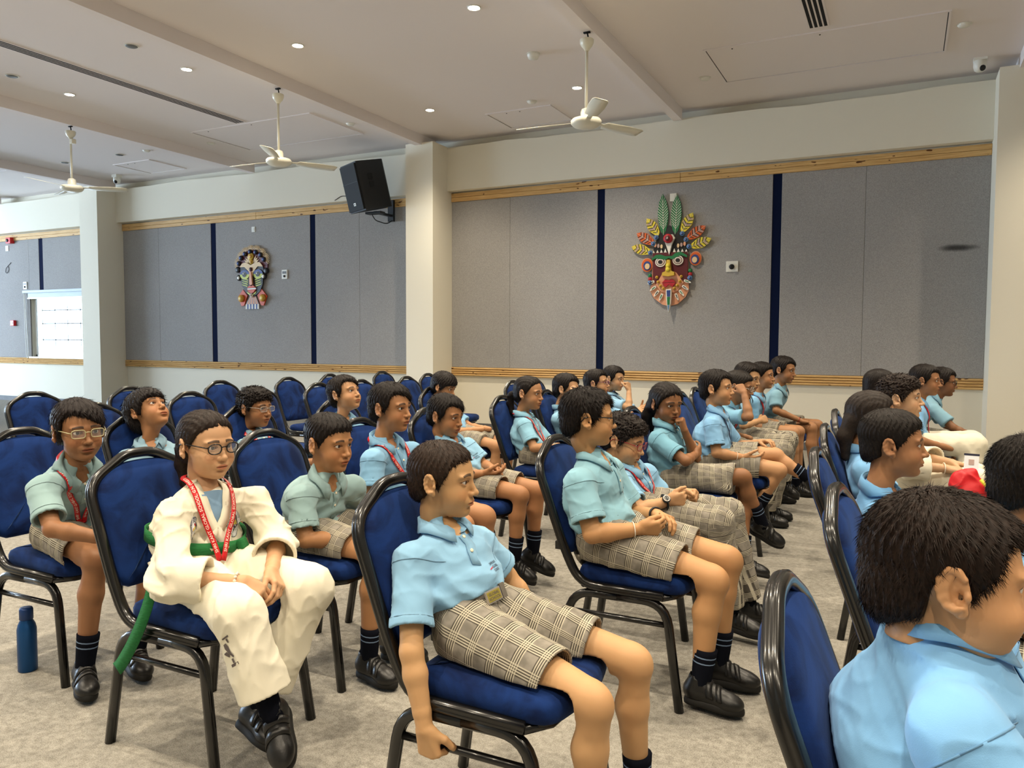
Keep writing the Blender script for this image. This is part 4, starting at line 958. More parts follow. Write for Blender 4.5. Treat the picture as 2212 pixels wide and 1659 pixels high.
def people_mats():
    # skin: tint from the object; lips, brows, lash lines drawn by head coordinates
    m = M('skin', rough=.52, spec=.3); base = m.info(); x, y, z = m.xyz(m.attr('fc')); ay = y.abs()
    n = m.noise(60, 3, m.tex()); n2 = m.noise(7, 2, m.tex())
    c = m.mix(n2.ramp(.3, .7) * .25, base, m.mix(1.0, base, (.86, .72, .66), 'MULTIPLY'))
    face = x.gt(.02)
    cheek = ((((ay - .038) / .024) * ((ay - .038) / .024)) + (((z + .034) / .022) * ((z + .034) / .022))).ramp(1.2, 0) * face
    c = m.mix(cheek * .30, c, m.mix(1.0, base, (1.0, .66, .58), 'MULTIPLY'))
    lipz = (z + .0635); lip = ((y / .0225) * (y / .0225) + (lipz / .0100) * (lipz / .0100)).ramp(1.0, .62) * x.gt(.07)
    c = m.mix(lip * .75, c, m.mix(1.0, base, (.80, .42, .42), 'MULTIPLY'))
    gap = (lipz.abs()).ramp(.0014, .0004) * ay.lt(.0215) * x.gt(.07)
    c = m.mix(gap * .7, c, (.06, .02, .018))
    bz = z - (0.0255 - ((ay - .026) * (ay - .026)) * 9.0); bw = .0042 - (ay - .02) * .055
    brow = (bz.abs() - bw).ramp(.0012, -.0012) * ay.gt(.0115) * ay.lt(.048) * x.gt(.03)
    c = m.mix(brow * .86, c, (.018, .012, .010))
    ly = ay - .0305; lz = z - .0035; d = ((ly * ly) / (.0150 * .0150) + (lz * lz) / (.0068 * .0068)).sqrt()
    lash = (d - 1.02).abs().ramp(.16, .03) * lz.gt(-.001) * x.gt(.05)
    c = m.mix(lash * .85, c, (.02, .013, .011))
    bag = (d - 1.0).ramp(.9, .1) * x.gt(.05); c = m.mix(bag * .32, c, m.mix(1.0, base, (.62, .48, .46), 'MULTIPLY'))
    m.col(c); m.bump(n, .05, .002); m.set('Subsurface Weight', .08); m.b.inputs['Subsurface Radius'].default_value = (.012, .005, .003); MT['skin'] = m.m
    m = M('eyeball', rough=.12, spec=.6); x, y, z = m.xyz(m.tex()); r = (y * y + z * z).sqrt()
    iris = r.ramp(.0066, .0058) * x.gt(0); pup = r.ramp(.0030, .0024) * x.gt(0)
    m.col(m.mix(pup, m.mix(iris, (.62, .57, .53), (.030, .014, .008)), (.004, .004, .004))); MT['eye'] = m.m
    m = M('hair_black', rough=.5, spec=.14); n = m.noise(140, 2, m.tex()); m.col(m.mix(n.ramp(.3, .75), m.info(), m.mix(1.0, m.info(), (1.7, 1.55, 1.45), 'MULTIPLY'))); MT['hair'] = m.m
    m = M('polo_cotton', rough=.92, spec=.1); t = m.tex(); n = m.noise(900, 1, t); n2 = m.noise(9, 3, t); m.col(m.mix(n2.ramp(.3, .7) * .35, m.info(), m.mix(1.0, m.info(), (.86, .9, .93), 'MULTIPLY'))); m.bump(n, .18, .0012); m.set('Sheen Weight', .12); MT['polo'] = m.m
    m = M('white_drill', rough=.9, spec=.1); t = m.tex(); n = m.noise(700, 1, t); m.col(m.mix(m.noise(6, 3, t).ramp(.3, .7) * .4, srgb(232, 226, 206), srgb(216, 208, 184))); m.bump(n, .15, .0012); MT['gi'] = m.m
    # school check: groups of fine dark and cream lines both ways
    m = M('school_check', rough=.95, spec=.05); u, v, w = m.xyz(m.attr('pc'))
    def bands(q, per, wid):
        p = (q / per + 40.0).fract(); inb = p.lt(wid); ln = (q / .0062 + 40.0).fract(); return inb * ln.lt(.45), inb * ln.gt(.55)
    d1, l1 = bands(u, .062, .40); d2, l2 = bands(v, .062, .40)
    b = m.mix(m.noise(35, 2, m.tex()).ramp(.3, .7), srgb(120, 115, 106), srgb(142, 136, 126))
    c = m.mix((d1 + d2).min(1.0) * .75, b, srgb(48, 42, 37)); c = m.mix((l1 + l2).min(1.0) * .62, c, srgb(206, 198, 176)); m.col(c)
    m.bump(m.noise(700, 1, m.tex()), .15, .0012); MT['check'] = m.m
    m = M('grey_waistband', srgb(112, 106, 98), .9, spec=.1); MT['waist'] = m.m
    m = M('navy_sock', rough=.95, spec=.05); u, v, w = m.xyz(m.attr('pc')); s1 = (u - .026).abs().lt(.0022); s2 = (u - .046).abs().lt(.0022)
    rib = (v / .004).fract(); m.col(m.mix((s1 + s2).min(1.0), srgb(18, 20, 28), srgb(120, 140, 168))); MT['sock'] = m.m
    m = M('black_leather', srgb(20, 19, 18), .38, spec=.5); n = m.noise(240, 3, m.tex()); m.bump(n, .15, .002); MT['leather'] = m.m
    m = M('black_rubber', srgb(26, 25, 23), .7, spec=.3); MT['rubber'] = m.m
    m = M('lanyard_red', srgb(196, 20, 30), .45, spec=.4); MT['lan'] = m.m
    MT['lan_navy'] = M('lanyard_navy', srgb(24, 30, 62), .6).m
    m = M('belt_green', rough=.9); t = m.tex(); n = m.noise(60, 2, m.scale(t, (1, 1, 3))); m.col(m.mix(n, srgb(14, 84, 40), srgb(26, 116, 56))); m.bump(n, .4, .004); MT['belt'] = m.m
    MT['ink'] = M('embroidery_navy', srgb(26, 28, 52), .8).m; MT['ink_w'] = M('print_white', srgb(236, 214, 200), .6).m; MT['ink_r'] = M('embroidery_red', srgb(190, 24, 44), .8).m
    MT['ink_g'] = M('print_grey', srgb(96, 86, 84), .8).m; MT['card'] = M('card_white', srgb(226, 228, 232), .35).m; MT['button'] = M('shirt_button', srgb(232, 222, 196), .3).m
    MT['buckle'] = M('buckle_gold', srgb(214, 196, 92), .3, .7).m; MT['fr_black'] = M('frame_black', srgb(14, 12, 14), .25).m; MT['fr_clear'] = M('frame_clear', srgb(190, 182, 140), .25).m
    MT['fr_red'] = M('frame_red', srgb(150, 34, 40), .3).m; MT['fr_purple'] = M('frame_purple', srgb(112, 46, 96), .3).m; MT['fr_silver'] = M('frame_silver', srgb(188, 178, 168), .3, .5).m
    MT['watch'] = M('watch_strap', srgb(34, 44, 48), .5).m; MT['thread'] = M('white_thread', srgb(226, 214, 196), .7).m; MT['redthread'] = M('red_thread', srgb(150, 24, 30), .7).m
people_mats()
# ------------------------------------------------------------------ people
LOD = {0: dict(head=.0018, body=.0040, hand=.0024, top=.0048, bot=.0046, hair=.0026, nb=5200),
       1: dict(head=.0025, body=.0056, hand=.0030, top=.0064, bot=.0060, hair=.0034, nb=1700),
       2: dict(head=.0036, body=.0080, hand=.0044, top=.0095, bot=.0090, hair=.0048, nb=420)}
V3 = lambda *v: np.array(v, float)
def unit(v): v = np.asarray(v, float); return v / (np.linalg.norm(v) + 1e-12)
def rotm(yaw, pitch=0, roll=0):
    a, b, c = map(math.radians, (yaw, -pitch, roll))
    Rz = np.array(((math.cos(a), -math.sin(a), 0), (math.sin(a), math.cos(a), 0), (0, 0, 1)))
    Ry = np.array(((math.cos(b), 0, math.sin(b)), (0, 1, 0), (-math.sin(b), 0, math.cos(b))))
    Rx = np.array(((1, 0, 0), (0, math.cos(c), -math.sin(c)), (0, math.sin(c), math.cos(c))))
    return Rz @ Ry @ Rx
def ik(s, w, L1, L2, hint):
    d = w - s; D = np.linalg.norm(d); D2 = min(D, (L1 + L2) * .995); a = (L1 * L1 - L2 * L2 + D2 * D2) / (2 * D2); h = math.sqrt(max(L1 * L1 - a * a, 1e-6)); u = d / D
    n = np.array(hint, float); n -= u * (n @ u); return s + u * a + unit(n) * h
TXT = {}
def text_mesh(s, size=1.0, bold=True):
    k = (s, bold)
    if k not in TXT:
        c = bpy.data.curves.new('txt', 'FONT'); c.body = s; c.size = 1; c.align_x = 'CENTER'; c.align_y = 'CENTER'; c.resolution_u = 2
        if bold: c.offset = .012
        o = bpy.data.objects.new('txt', c); COL.objects.link(o); bpy.context.view_layer.update()
        me = bpy.data.meshes.new_from_object(o.evaluated_get(bpy.context.evaluated_depsgraph_get()))
        V = np.zeros(len(me.vertices) * 3); me.vertices.foreach_get('co', V); F = [tuple(p.vertices) for p in me.polygons]
        bpy.data.objects.remove(o); bpy.data.curves.remove(c); bpy.data.meshes.remove(me); TXT[k] = (V.reshape(-1, 3)[:, :2], F)
    return TXT[k]
for s_ in ('SHRI KANT', 'GLOBAL', 'SCHOOL', 'ITF', 'SHRI KANT GLOBAL SCHOOL, G.N. (WEST)', 'TAEKWON-DO ASSOCIATION', 'INTERNATIONAL TAEKWON-DO'):
    if len(s_) < 20 or ',' in s_: text_mesh(s_)
for ch_ in set('TAEKWON-DO ASSOCIATION INTERNATIONAL'): 
    if ch_ != ' ': text_mesh(ch_)
# ---- shoe prototype
def shoe_meshes():
    F = Fld(.0042); F.add(rc((-.028, 0, .048), (.085, 0, .034), .036, .033), 0).add(el((.10, 0, .032), (.048, .0395, .030)), .02).add(rc((-.018, 0, .055), (-.012, 0, .090), .036, .0355), .02)
    F.add(rc((.02, 0, .06), (.06, 0, .045), .028, .026), .02)
    F.sub(rc((-.010, 0, .088), (-.008, 0, .13), .0305), .004)
    F.post(lambda X, Y, Z, D: np.maximum(D, .012 - Z))
    V, Q = F.mesh(); up = mkmesh('shoe', V, Q)
    ol = [(-.062, 0), (-.055, -.026), (-.03, -.036), (.02, -.034), (.08, -.042), (.125, -.034), (.150, -.012), (.152, .01), (.128, .034), (.08, .042), (.02, .034), (-.03, .036), (-.055, .026)]
    ol = [(x, y) for x, y, z in rounded([(x, y, 0) for x, y in ol], .02, 3, True)]
    V, Fc = slab(ol, [(.008, .0), (.001, .003), (0, .012), (.002, .022), (.006, .027), (.012, .028)]); so = mkmesh('sole', V, Fc)
    st = []
    for x, w in ((.030, .011), (.062, .010)):
        Vs = []; n = 12
        for i in range(n + 1):
            a = math.radians(-78 + 150 * i / n)
            for dx in (-w, w): Vs.append((x + dx - .010 * math.sin(a), .06 * math.sin(a), .03 + .06 * math.cos(a)))
        P = F.project(np.array(Vs), .0035, 8); Pi = F.project(np.array(Vs), .0002, 8); V = np.concatenate([P, Pi]); m = len(P); f = []
        for i in range(n): a = 2 * i; f += [(a, a + 1, a + 3, a + 2), (m + a + 1, m + a, m + a + 2, m + a + 3), (a, a + 2, m + a + 2, m + a), (a + 1, m + a + 1, m + a + 3, a + 3)]
        f += [(0, m, m + 1, 1), (2 * n, 2 * n + 1, m + 2 * n + 1, m + 2 * n)]; st.append(mkmesh('strap', V, f, True))
    for me, k in ((up, 'leather'), (so, 'rubber'), (st[0], 'leather'), (st[1], 'leather')): me.materials.append(MT[k])
    return up, so, st
SHOE = shoe_meshes()
EYEM = None
def ribbon(P, nrm, w, th=.0016):
    """thin solid strip along points P with surface normals"""
    P = np.asarray(P, float); T = np.gradient(P, axis=0); T /= np.linalg.norm(T, axis=1)[:, None] + 1e-9; S = np.cross(T, nrm); S /= np.linalg.norm(S, axis=1)[:, None] + 1e-9
    ww = (np.full(len(P), w) if np.isscalar(w) else np.asarray(w))[:, None] / 2; V = []; F = []
    for a, b in ((-1, 0), (1, 0), (1, th), (-1, th)): V.append(P + S * ww * a + np.asarray(nrm) * b)
    V = np.stack(V, 1).reshape(-1, 3); n = len(P)
    for i in range(n - 1):
        for j in range(4): k = (j + 1) % 4; F.append((i * 4 + j, i * 4 + k, i * 4 + 4 + k, i * 4 + 4 + j))
    F += [(3, 2, 1, 0), tuple((n - 1) * 4 + j for j in range(4))]
    return V, F
def catmull(P, n):
    P = np.asarray(P, float); Q = np.concatenate([[2 * P[0] - P[1]], P, [2 * P[-1] - P[-2]]]); out = []
    m = len(P) - 1
    for t in np.linspace(0, m - 1e-6, n):
        i = int(t); u = t - i; a, b, c, d = Q[i:i + 4]
        out.append(.5 * (2 * b + (c - a) * u + (2 * a - 5 * b + 4 * c - d) * u * u + (3 * b - a - 3 * c + d) * u ** 3))
    return np.array(out)
def hand_prims(F, w, d, n, side, curl=(20, 25, 30, 35), spread=6, thumb=(35, 20), sc=1.0):
    """w wrist, d wrist->knuckles, n palm normal, side unit vector towards the thumb"""
    d = unit(d); n = unit(n - d * (n @ d)) if abs(n @ d) > 1e-3 else unit(n); s = unit(side - d * (side @ d) - n * (side @ n))
    L = .066 * sc; kn = []
    for i, o in enumerate((.0245, .0085, -.0075, -.0225)):
        k = w + d * (L - abs(i - 1) * .0045 * sc) + s * o * sc - n * .002; kn.append(k)
        F.add(rc(w + d * .006 + s * o * .55 * sc, k, .0122 * sc, .0098 * sc), .012)
    F.add(el(w + d * L * .42 + s * .012 * sc + n * .006, (.026 * sc, .017 * sc, .013 * sc), np.stack([d, s, n], 1)), .012)
    F.add(el(w + d * L * .45 - s * .017 * sc + n * .005, (.026 * sc, .011 * sc, .012 * sc), np.stack([d, s, n], 1)), .010)
    for i, (l0, l1, l2) in enumerate(((.031, .020, .017), (.034, .023, .018), (.032, .021, .017), (.026, .017, .015))):
        a = math.radians(curl[i]); sp = math.radians((1.2 - i) * spread); b = unit(d * math.cos(sp) + s * math.sin(sp)); p = kn[i]; tot = 0; r = (.0082, .0085, .0082, .0072)[i] * sc
        for j, (l, f) in enumerate(((l0, 1.0), (l1, 1.15), (l2, .8))):
            tot += a * f; v = b * math.cos(tot) + n * math.sin(tot); q = p + v * l * sc; F.add(rc(p, q, r, r * .9), .0028); p = q; r *= .9
    b0 = w + d * .014 + s * .020 * sc + n * .004; a0 = math.radians(thumb[0]); v = unit(d * math.cos(a0) + s * math.sin(a0) + n * .35); p1 = b0 + v * .030 * sc
    a1 = math.radians(thumb[1]); v2 = unit(d * math.cos(a0 - a1) + s * math.sin(a0 - a1) + n * .5); p2 = p1 + v2 * .026 * sc; v3 = unit(v2 - s * .25 + n * .15); p3 = p2 + v3 * .020 * sc
    F.add(rc(b0, p1, .0125 * sc, .0098 * sc), .010).add(rc(p1, p2, .0098 * sc, .0088 * sc), .003).add(rc(p2, p3, .0088 * sc, .0072 * sc), .003)
PEOPLE = {}
def person(pid, label, chair, head, yaw=0, pitch=0, roll=0, lod=2, hair='side', hairc=(.010, .008, .007), skin=(196, 138, 94), chub=0.0, b=1.0, hs=1.0, tyaw=0, tlean=None, top='polo', topc=(132, 182, 216),
           bot='shorts', J=None, hands=None, shoes=True, glasses=None, lanyard=None, extras=(), slump=.03, seatz=.473, legs=True, nob=False, hem=.045, hemcut=None):
    t0 = time.time(); L = LOD[lod]; cx, cy = chair; J = dict(J or {}); H = V3(*head); R = rotm(yaw, pitch, roll); T = rotm(tyaw)
    f, l = T[:, 0], T[:, 1]; B = V3(cx, cy, 0)
    up0 = V3(0, 0, 1)
    pel = J.get('pel', V3(cx - .10, cy, .545)); pel = V3(*pel)
    nk = V3(*J['neck']) if 'neck' in J else H + R @ V3(-.026, 0, -.09) + V3(-.012, 0, -.078) * hs
    spine = unit(nk - pel); fu = unit(f - spine * (f @ spine)); mid = pel * .52 + nk * .48 - fu * slump
    hl = unit(V3(*J['hipl'])) if 'hipl' in J else unit(l * .5 + V3(0, 1, 0) * .5)
    g = lambda k, d: V3(*J[k]) if k in J else d
    rs = g('rs', nk - l * .130 * b - spine * .068 + fu * .0); ls = g('ls', nk + l * .130 * b - spine * .068)
    rh = g('rh', pel - hl * .072 * b + V3(.03, 0, -.01)); lh = g('lh', pel + hl * .072 * b + V3(.03, 0, -.01))
    rk = g('rk', V3(cx + .318, cy - .10, .490)); lk = g('lk', V3(cx + .318, cy + .10, .490))
    ra = g('ra', V3(cx + .315, cy - .10, .085)); la = g('la', V3(cx + .315, cy + .10, .085))
    rt = unit(g('rt', V3(1, -.15, 0))); lt = unit(g('lt', V3(1, .15, 0)))
    rw = g('rw', V3(cx + .10, cy - .06, .60)); lw = g('lw', V3(cx + .12, cy + .07, .60))
    re = g('re', ik(rs, rw, .215 * b ** .5, .20 * b ** .5, V3(-.5, -.6, -.5))); le = g('le', ik(ls, lw, .215 * b ** .5, .20 * b ** .5, V3(-.5, .6, -.5)))
    def seatclip(X, Y, Z, D):
        if not ((np.abs(np.asarray(Z) - .44) < .1).any()): return D
        q = [np.abs(X - (cx + .05)) - .192, np.abs(Y - cy) - .176, np.abs(Z - .442) - .009]; d = np.sqrt(np.maximum(q[0], 0) ** 2 + np.maximum(q[1], 0) ** 2 + np.maximum(q[2], 0) ** 2) + np.minimum(np.maximum(np.maximum(q[0], q[1]), q[2]), 0) - .031
        return np.maximum(D, .0008 - d)
    def backclip(X, Y, Z, D):
        q = (X - (cx - .204)) * .9375 + (Z - .497) * .348; w = (Z > .49) & (Z < .95) & (np.abs(Y - cy) < .21); return np.where(w, np.maximum(D, .042 - q), D)
    # ---------------- body : head + neck blended, torso, limbs, hands in one mesh
    parts = []
    hv, hq = head_mesh(L['head'], chub); hv = np.asarray(hv, float); p = hv.copy()
    p[:, 2] = np.where(p[:, 2] < -.01, -.01 + (p[:, 2] + .01) * .94, p[:, 2]); p *= hs
    w = np.clip((hv[:, 2] + .175) / .085, 0, 1)[:, None]; w = w * w * (3 - 2 * w)
    back = np.clip((hv[:, 0] < .02) * 1.0, 0, 1)
    wh = H + p @ R.T; Rn = np.stack([fu, np.cross(spine, fu), spine], 1); wn = nk + (p - V3(-.029, 0, -.165) * hs) @ Rn.T
    # jaw and face always follow the head
    w = np.where(((hv[:, 0] > .028) | (hv[:, 2] > -.085))[:, None], np.maximum(w, np.clip((hv[:, 2] + .15) / .03, 0, 1)[:, None]), w)
    parts.append((w * wh + (1 - w) * wn, hq, hv))
    F = Fld(L['body']); bb = b
    F.add(ec(pel, mid, hl, .105 * b, .082 * b, .098 * b, .075 * b), 0).add(ec(mid, nk - spine * .05, l, .098 * b, .075 * b, .09 * b, .06 * b), .03).add(rc(nk - spine * .04, nk + spine * .012, .046 * hs, .045 * hs), .02)
    for s_, e_, w_, dd in ((rs, re, rw, 'r'), (ls, le, lw, 'l')):
        F.add(rc(nk - spine * .05, s_, .04 * b, .036 * b), .02)
        F.add(rc(s_, e_, .037 * bb, .0285 * bb), .015); m_ = e_ + (w_ - e_) * .3; q_ = e_ + (w_ - e_) * .78
        F.add(rc(e_, m_, .0285 * bb, .0300 * bb), .012).add(rc(m_, q_, .0300 * bb, .0226 * bb), .012)
        if not (hands and hands.get(dd)): F.add(rc(q_, w_, .0226 * bb, .021), .01).add(rc(w_, w_ + unit(w_ - e_) * .06, .024, .02), .01)
    if legs:
        for h_, k_, a_ in ((rh, rk, ra), (lh, lk, la)):
            sh = a_ - k_; shu = unit(sh); bk = unit(-(k_ - h_) + shu * ((k_ - h_) @ shu)); c_ = k_ + sh * .32 + bk * .012 * b
            F.add(rc(h_, k_ - unit(k_ - h_) * .03, .070 * b, .048 * b), .02).add(el(k_, (.043 * b, .043 * b, .043 * b)), .022)
            F.add(rc(k_ + shu * .02, c_, .039 * b, .0415 * b), .02).add(rc(c_, a_ - shu * .02, .0415 * b, .0275 * b), .02).add(rc(a_ - shu * .03, a_ + shu * .02, .0275, .027), .01)
    F.add(el(nk - spine * .045 + fu * .016, (.050, .075, .065), np.stack([fu, np.cross(spine, fu), spine], 1)), .02)
    F.post(seatclip)
    V, Q = F.mesh(); parts.append((V, Q, None))
    for dd, s_, e_, w_, sd in (('r', rs, re, rw, 1), ('l', ls, le, lw, -1)):
        hd = hands.get(dd) if hands else None
        if not hd: continue
        HF = Fld(L['hand']); q_ = e_ + (w_ - e_) * .68; tq = (.68 - .3) / (.78 - .3); r0 = (.0300 + (.0226 - .0300) * tq) * bb
        HF.add(rc(q_, e_ + (w_ - e_) * .78, r0, .0226 * bb), 0).add(rc(e_ + (w_ - e_) * .78, w_, .0226 * bb, .0205), .006)
        d_ = unit(V3(*hd.get('d', unit(w_ - e_)))); n_ = V3(*hd.get('n', (0, 0, -1))); sv = np.cross(d_, n_) * (1 if sd > 0 else -1)
        hand_prims(HF, w_, d_, n_, sv, hd.get('curl', (25, 30, 34, 38)), hd.get('spread', 5), hd.get('thumb', (38, 20)), hd.get('sc', 1.0))
        V, Q = HF.mesh(); parts.append((V, Q, None))
    Vs = []; Qs = []; Fs = []; n = 0
    for v, q, fc in parts:
        Vs.append(v); Qs.append(q + n); n += len(v); Fs.append(fc if fc is not None else np.tile((0, 0, -9.), (len(v), 1)))
    me = mkmesh('person', np.concatenate(Vs) - B, np.concatenate(Qs)); a = me.attributes.new('fc', 'FLOAT_VECTOR', 'POINT'); a.data.foreach_set('vector', np.concatenate(Fs).astype(np.float32).ravel())
    root = obj('person', me, MT['skin'], None, srgb(skin[0] * .955, min(255, skin[1] * 1.04), min(255, skin[2] * 1.10))); root.location = B; tag(root, label, 'person', 'seated pupils')
    def part(name, V, Q, mat, parent=root, smooth=True, color=None): return obj(name, mkmesh(name, np.asarray(V, float) - B, Q, smooth), MT[mat] if isinstance(mat, str) else mat, parent, color=color)
    Mh = Matrix.Translation(Vector(H - B)) @ Matrix([list(r) for r in R]).to_4x4() @ Matrix.Scale(hs, 4)
    # ---------------- eyes, hair
    global EYEM
    if EYEM is None:
        EYEM = MB().lathe([(EYR * math.sin(a) + 1e-5, -EYR * math.cos(a)) for a in np.linspace(.02, 3.12, 12)], 18, (0, 0, 0), 'x'); EYEM = mkmesh('eye', np.array(EYEM.V), EYEM.F); EYEM.materials.append(MT['eye'])
    for s in (-1, 1):
        e = obj('eye', EYEM, None, root); e.matrix_local = Mh @ Matrix.Translation((EYE[0], EYE[1] * s, EYE[2])) @ Matrix.Rotation(math.radians((extras['gaze'][0] if isinstance(extras, dict) and 'gaze' in extras else 0)), 4, 'Z') @ Matrix.Rotation(math.radians(extras['gaze'][1] if isinstance(extras, dict) and 'gaze' in extras else 0), 4, 'Y')
    hm = hair_mesh(hair, .0026 if hair == 'wave' else L['hair'], 15000 if hair == 'wave' else L['nb'])
    h_ = obj('hair', hm, MT['hair'] if not hm.materials else None, root, color=hairc); h_.matrix_local = Mh
    # ---------------- top
    S = Fld(L['top']); sd = (sum(map(ord, pid)) % 17)
    tw = 1.0 if top == 'polo' else 1.12
    S.add(ec(pel + spine * hem, mid, hl, .134 * b * tw, .108 * b * tw, .128 * b * tw, .098 * b * tw), 0)
    S.add(ec(mid, nk - spine * .09, l, .128 * b * tw, .096 * b * tw, .119 * b * tw, .080 * b * tw), .035)
    S.add(ec(nk - spine * .09, nk - spine * .035, l, .112 * b, .076 * b, .088 * b, .062 * b), .03)
    if top == 'polo': S.add(rc(nk - spine * .03, nk + spine * .004, .062 * hs, .056 * hs), .02)
    else: S.add(rc(nk - spine * .05, nk - spine * .03, .060 * hs, .050 * hs), .02)
    TF = Fld(L['top']); TF.ops = list(S.ops); slv = []
    for s_, e_, w_ in ((rs, re, rw), (ls, le, lw)):
        S.add(rc(nk - spine * .045, s_, .048 * b, .043 * b), .03)
        if top == 'polo':
            u = unit(e_ - s_); end = s_ + (e_ - s_) * .74; slv.append((s_, end, u)); S.add(cutcone(s_, end, .0485 * b, .0555 * b), .03)
        else:
            u = unit(w_ - e_); end = e_ + (w_ - e_) * .52; S.add(rc(s_, e_, .053 * b, .057 * b), .03).add(cutcone(e_ - unit(w_ - e_) * .0, end, .056 * b, .074 * b), .03); slv.append((e_, end, u))
    fa = .0042 if top == 'polo' else .0075
    def folds(X, Y, Z, D):
        m = np.abs(D) < .03
        q = (ridge(X, Y, Z, 17, sd) - .5) * fa + (ridge(X * .6 + Z * .8, Y, Z * 1.4 - X * .5, 34, sd + 3) ** 2 - .35) * fa * .75 + (ridge(X + Z * .7, Y * .8 - Z * .4, Z * .5, 52, sd + 6) ** 3 - .2) * fa * .5
        low = np.clip((pel[2] + .16 - Z) / .12, 0, 1); q = q + low * fa * 1.5 * np.sin((Z * .9 + X * .35) * 110 + 3 * np.sin(Y * 22 + sd))
        for s_, end, u in slv:
            t = (X - s_[0]) * u[0] + (Y - s_[1]) * u[1] + (Z - s_[2]) * u[2]; Ls = np.linalg.norm(end - s_)
            nr_ = np.sqrt((X - end[0]) ** 2 + (Y - end[1]) ** 2 + (Z - end[2]) ** 2); q = q * np.clip((nr_ - (.05 if top == 'polo' else .085)) / .05, .12, 1)
            if top == 'polo':
                rr = np.sqrt((X - s_[0] - t * u[0]) ** 2 + (Y - s_[1] - t * u[1]) ** 2 + (Z - s_[2] - t * u[2]) ** 2)
                q = q + np.where((t > Ls - .021) & (rr < .075), .0016, 0)
        return np.where(m, D - q, D)
    S.post(folds); S.post(backclip)
    if hemcut is not None: c1_ = float((pel + spine * hemcut) @ spine); S.post(lambda X, Y, Z, D: np.maximum(D, np.where(np.sqrt((X - pel[0]) ** 2 + (Y - pel[1]) ** 2 + (Z - pel[2]) ** 2) < .175 * b, (c1_ - X * spine[0] - Y * spine[1] - Z * spine[2]).astype(np.float32), -1)))
    if top == 'polo': S.sub(el(nk + spine * .010 + fu * .066, (.046, .026, .036), np.stack([fu, np.cross(spine, fu), spine], 1)), .004)
    if lod < 2:
        for s_, end, u in slv:
            r = (.0555 if top == 'polo' else .074) * b; w_ = .008 if top == 'polo' else .013; S.sub(rc(end - u * (.012 if top == 'polo' else .03), end + u * .008, r - w_ - .002, r - w_), .001)
    if seatz > .3: S.post(seatclip)
    V, Q = S.mesh(); shirt = part('shirt' if top == 'polo' else 'jacket', V, Q, 'polo' if top == 'polo' else 'gi', color=srgb(*topc)); shcol = srgb(*topc)
    # collar
    C = nk + spine * .022; Lt = np.cross(spine, fu)
    if top == 'polo':
        nth = 26 if lod < 2 else 16; ths = np.linspace(math.radians(25), math.radians(335), nth); rings = [[], [], [], [], []]
        for th in ths:
            fr = .5 + .5 * math.cos(th); dirv = fu * math.cos(th) + Lt * math.sin(th); rr = .0505 * hs * (1.04 if abs(math.sin(th)) > .5 else 1.0)
            zt = (.038 - .058 * fr ** 1.6) * hs; wd = (.034 + .020 * fr ** 5) * hs
            ctr = C + fu * .006
            rings[0].append(ctr + dirv * rr * .96 + spine * (zt - .03)); rings[1].append(ctr + dirv * rr + spine * zt); rings[2].append(ctr + dirv * (rr + .006) + spine * (zt + .001))
            rings[3].append(ctr + dirv * (rr + .011) + spine * (zt - wd * .5)); rings[4].append(ctr + dirv * (rr + .021 + .010 * fr) + spine * (zt - wd) + fu * (.014 * fr ** 6))
        if top == 'polo':
            Pm = np.array(rings[4]); d = S.at(Pm); Pm = np.where((np.abs(d) < .05)[:, None], S.project(Pm, .0085, 4), Pm); rings[4] = list(Pm)
            P3_ = np.array(rings[3]); d = S.at(P3_); P3_ = np.where((d < .011)[:, None], S.project(P3_, .012, 3), P3_); rings[3] = list(P3_)
        rings = rings[:2] + [list(rings[1])] + rings[2:]; rings[2] = [p + spine * .0004 for p in rings[2]]
        V = np.array(rings).reshape(-1, 3); Fq = [(i * nth + j, i * nth + j + 1, (i + 1) * nth + j + 1, (i + 1) * nth + j) for i in (0, 2, 3, 4) for j in range(nth - 1)]
        if top == 'polo' or lod == 0:
            co_ = part('collar', V, Fq, 'polo', color=tuple(c * .93 for c in shcol) if top == 'polo' else srgb(128, 160, 188)); md = co_.modifiers.new('s', 'SOLIDIFY'); md.thickness = .003; md.offset = 0
    if top == 'polo' and lod < 2:
        s0 = C + fu * .062 - spine * .012; pts = S.project(np.array([s0 - spine * .135 * t + Lt * .004 for t in np.linspace(0, 1, 12)]), .0015, 5); nr = S.grad(pts)
        V, Fq = ribbon(pts, nr, .027, .002); pk = part('placket', V, Fq, 'polo', color=tuple(c * .95 for c in shcol))
        for i in (4, 8):
            M4 = Matrix.Translation(Vector(pts[i] + nr[i] * .002)) @ Vector(nr[i]).to_track_quat('Z', 'Y').to_matrix().to_4x4()
            m_ = MB().lathe([(.0052, 0), (.0052, .0014), (.003, .0018)], 10, (0, 0, 0), 'z', M4); part('button', m_.V, m_.F, 'button', pk)
        # woven school mark on the chest
        an = S.project(nk - spine * .135 + Lt * .062 * b + fu * .1, 0, 6)[0]; gn = S.grad(an)[0]; xd = unit(np.cross(spine, gn)); yd = np.cross(gn, xd)
        for i, (s_, mt) in enumerate((('SHRI KANT', 'ink'), ('GLOBAL', 'ink'), ('SCHOOL', 'ink'))):
            v2, f2 = text_mesh(s_); v = v2 * (.0095, .0105); P = an + xd * (v[:, :1]) + yd * (v[:, 1:] + .011 - .011 * i)
            part('embroidery', S.project(P, .0012, 3), f2, mt, shirt, False)
        sw = np.array([an + xd * x + yd * y for x, y in ((-.034, -.004), (-.018, -.001), (-.018, .0015), (-.034, -.001))]); part('embroidery', S.project(sw, .0014, 3), [(0, 1, 2, 3)], 'ink_r', shirt, False)
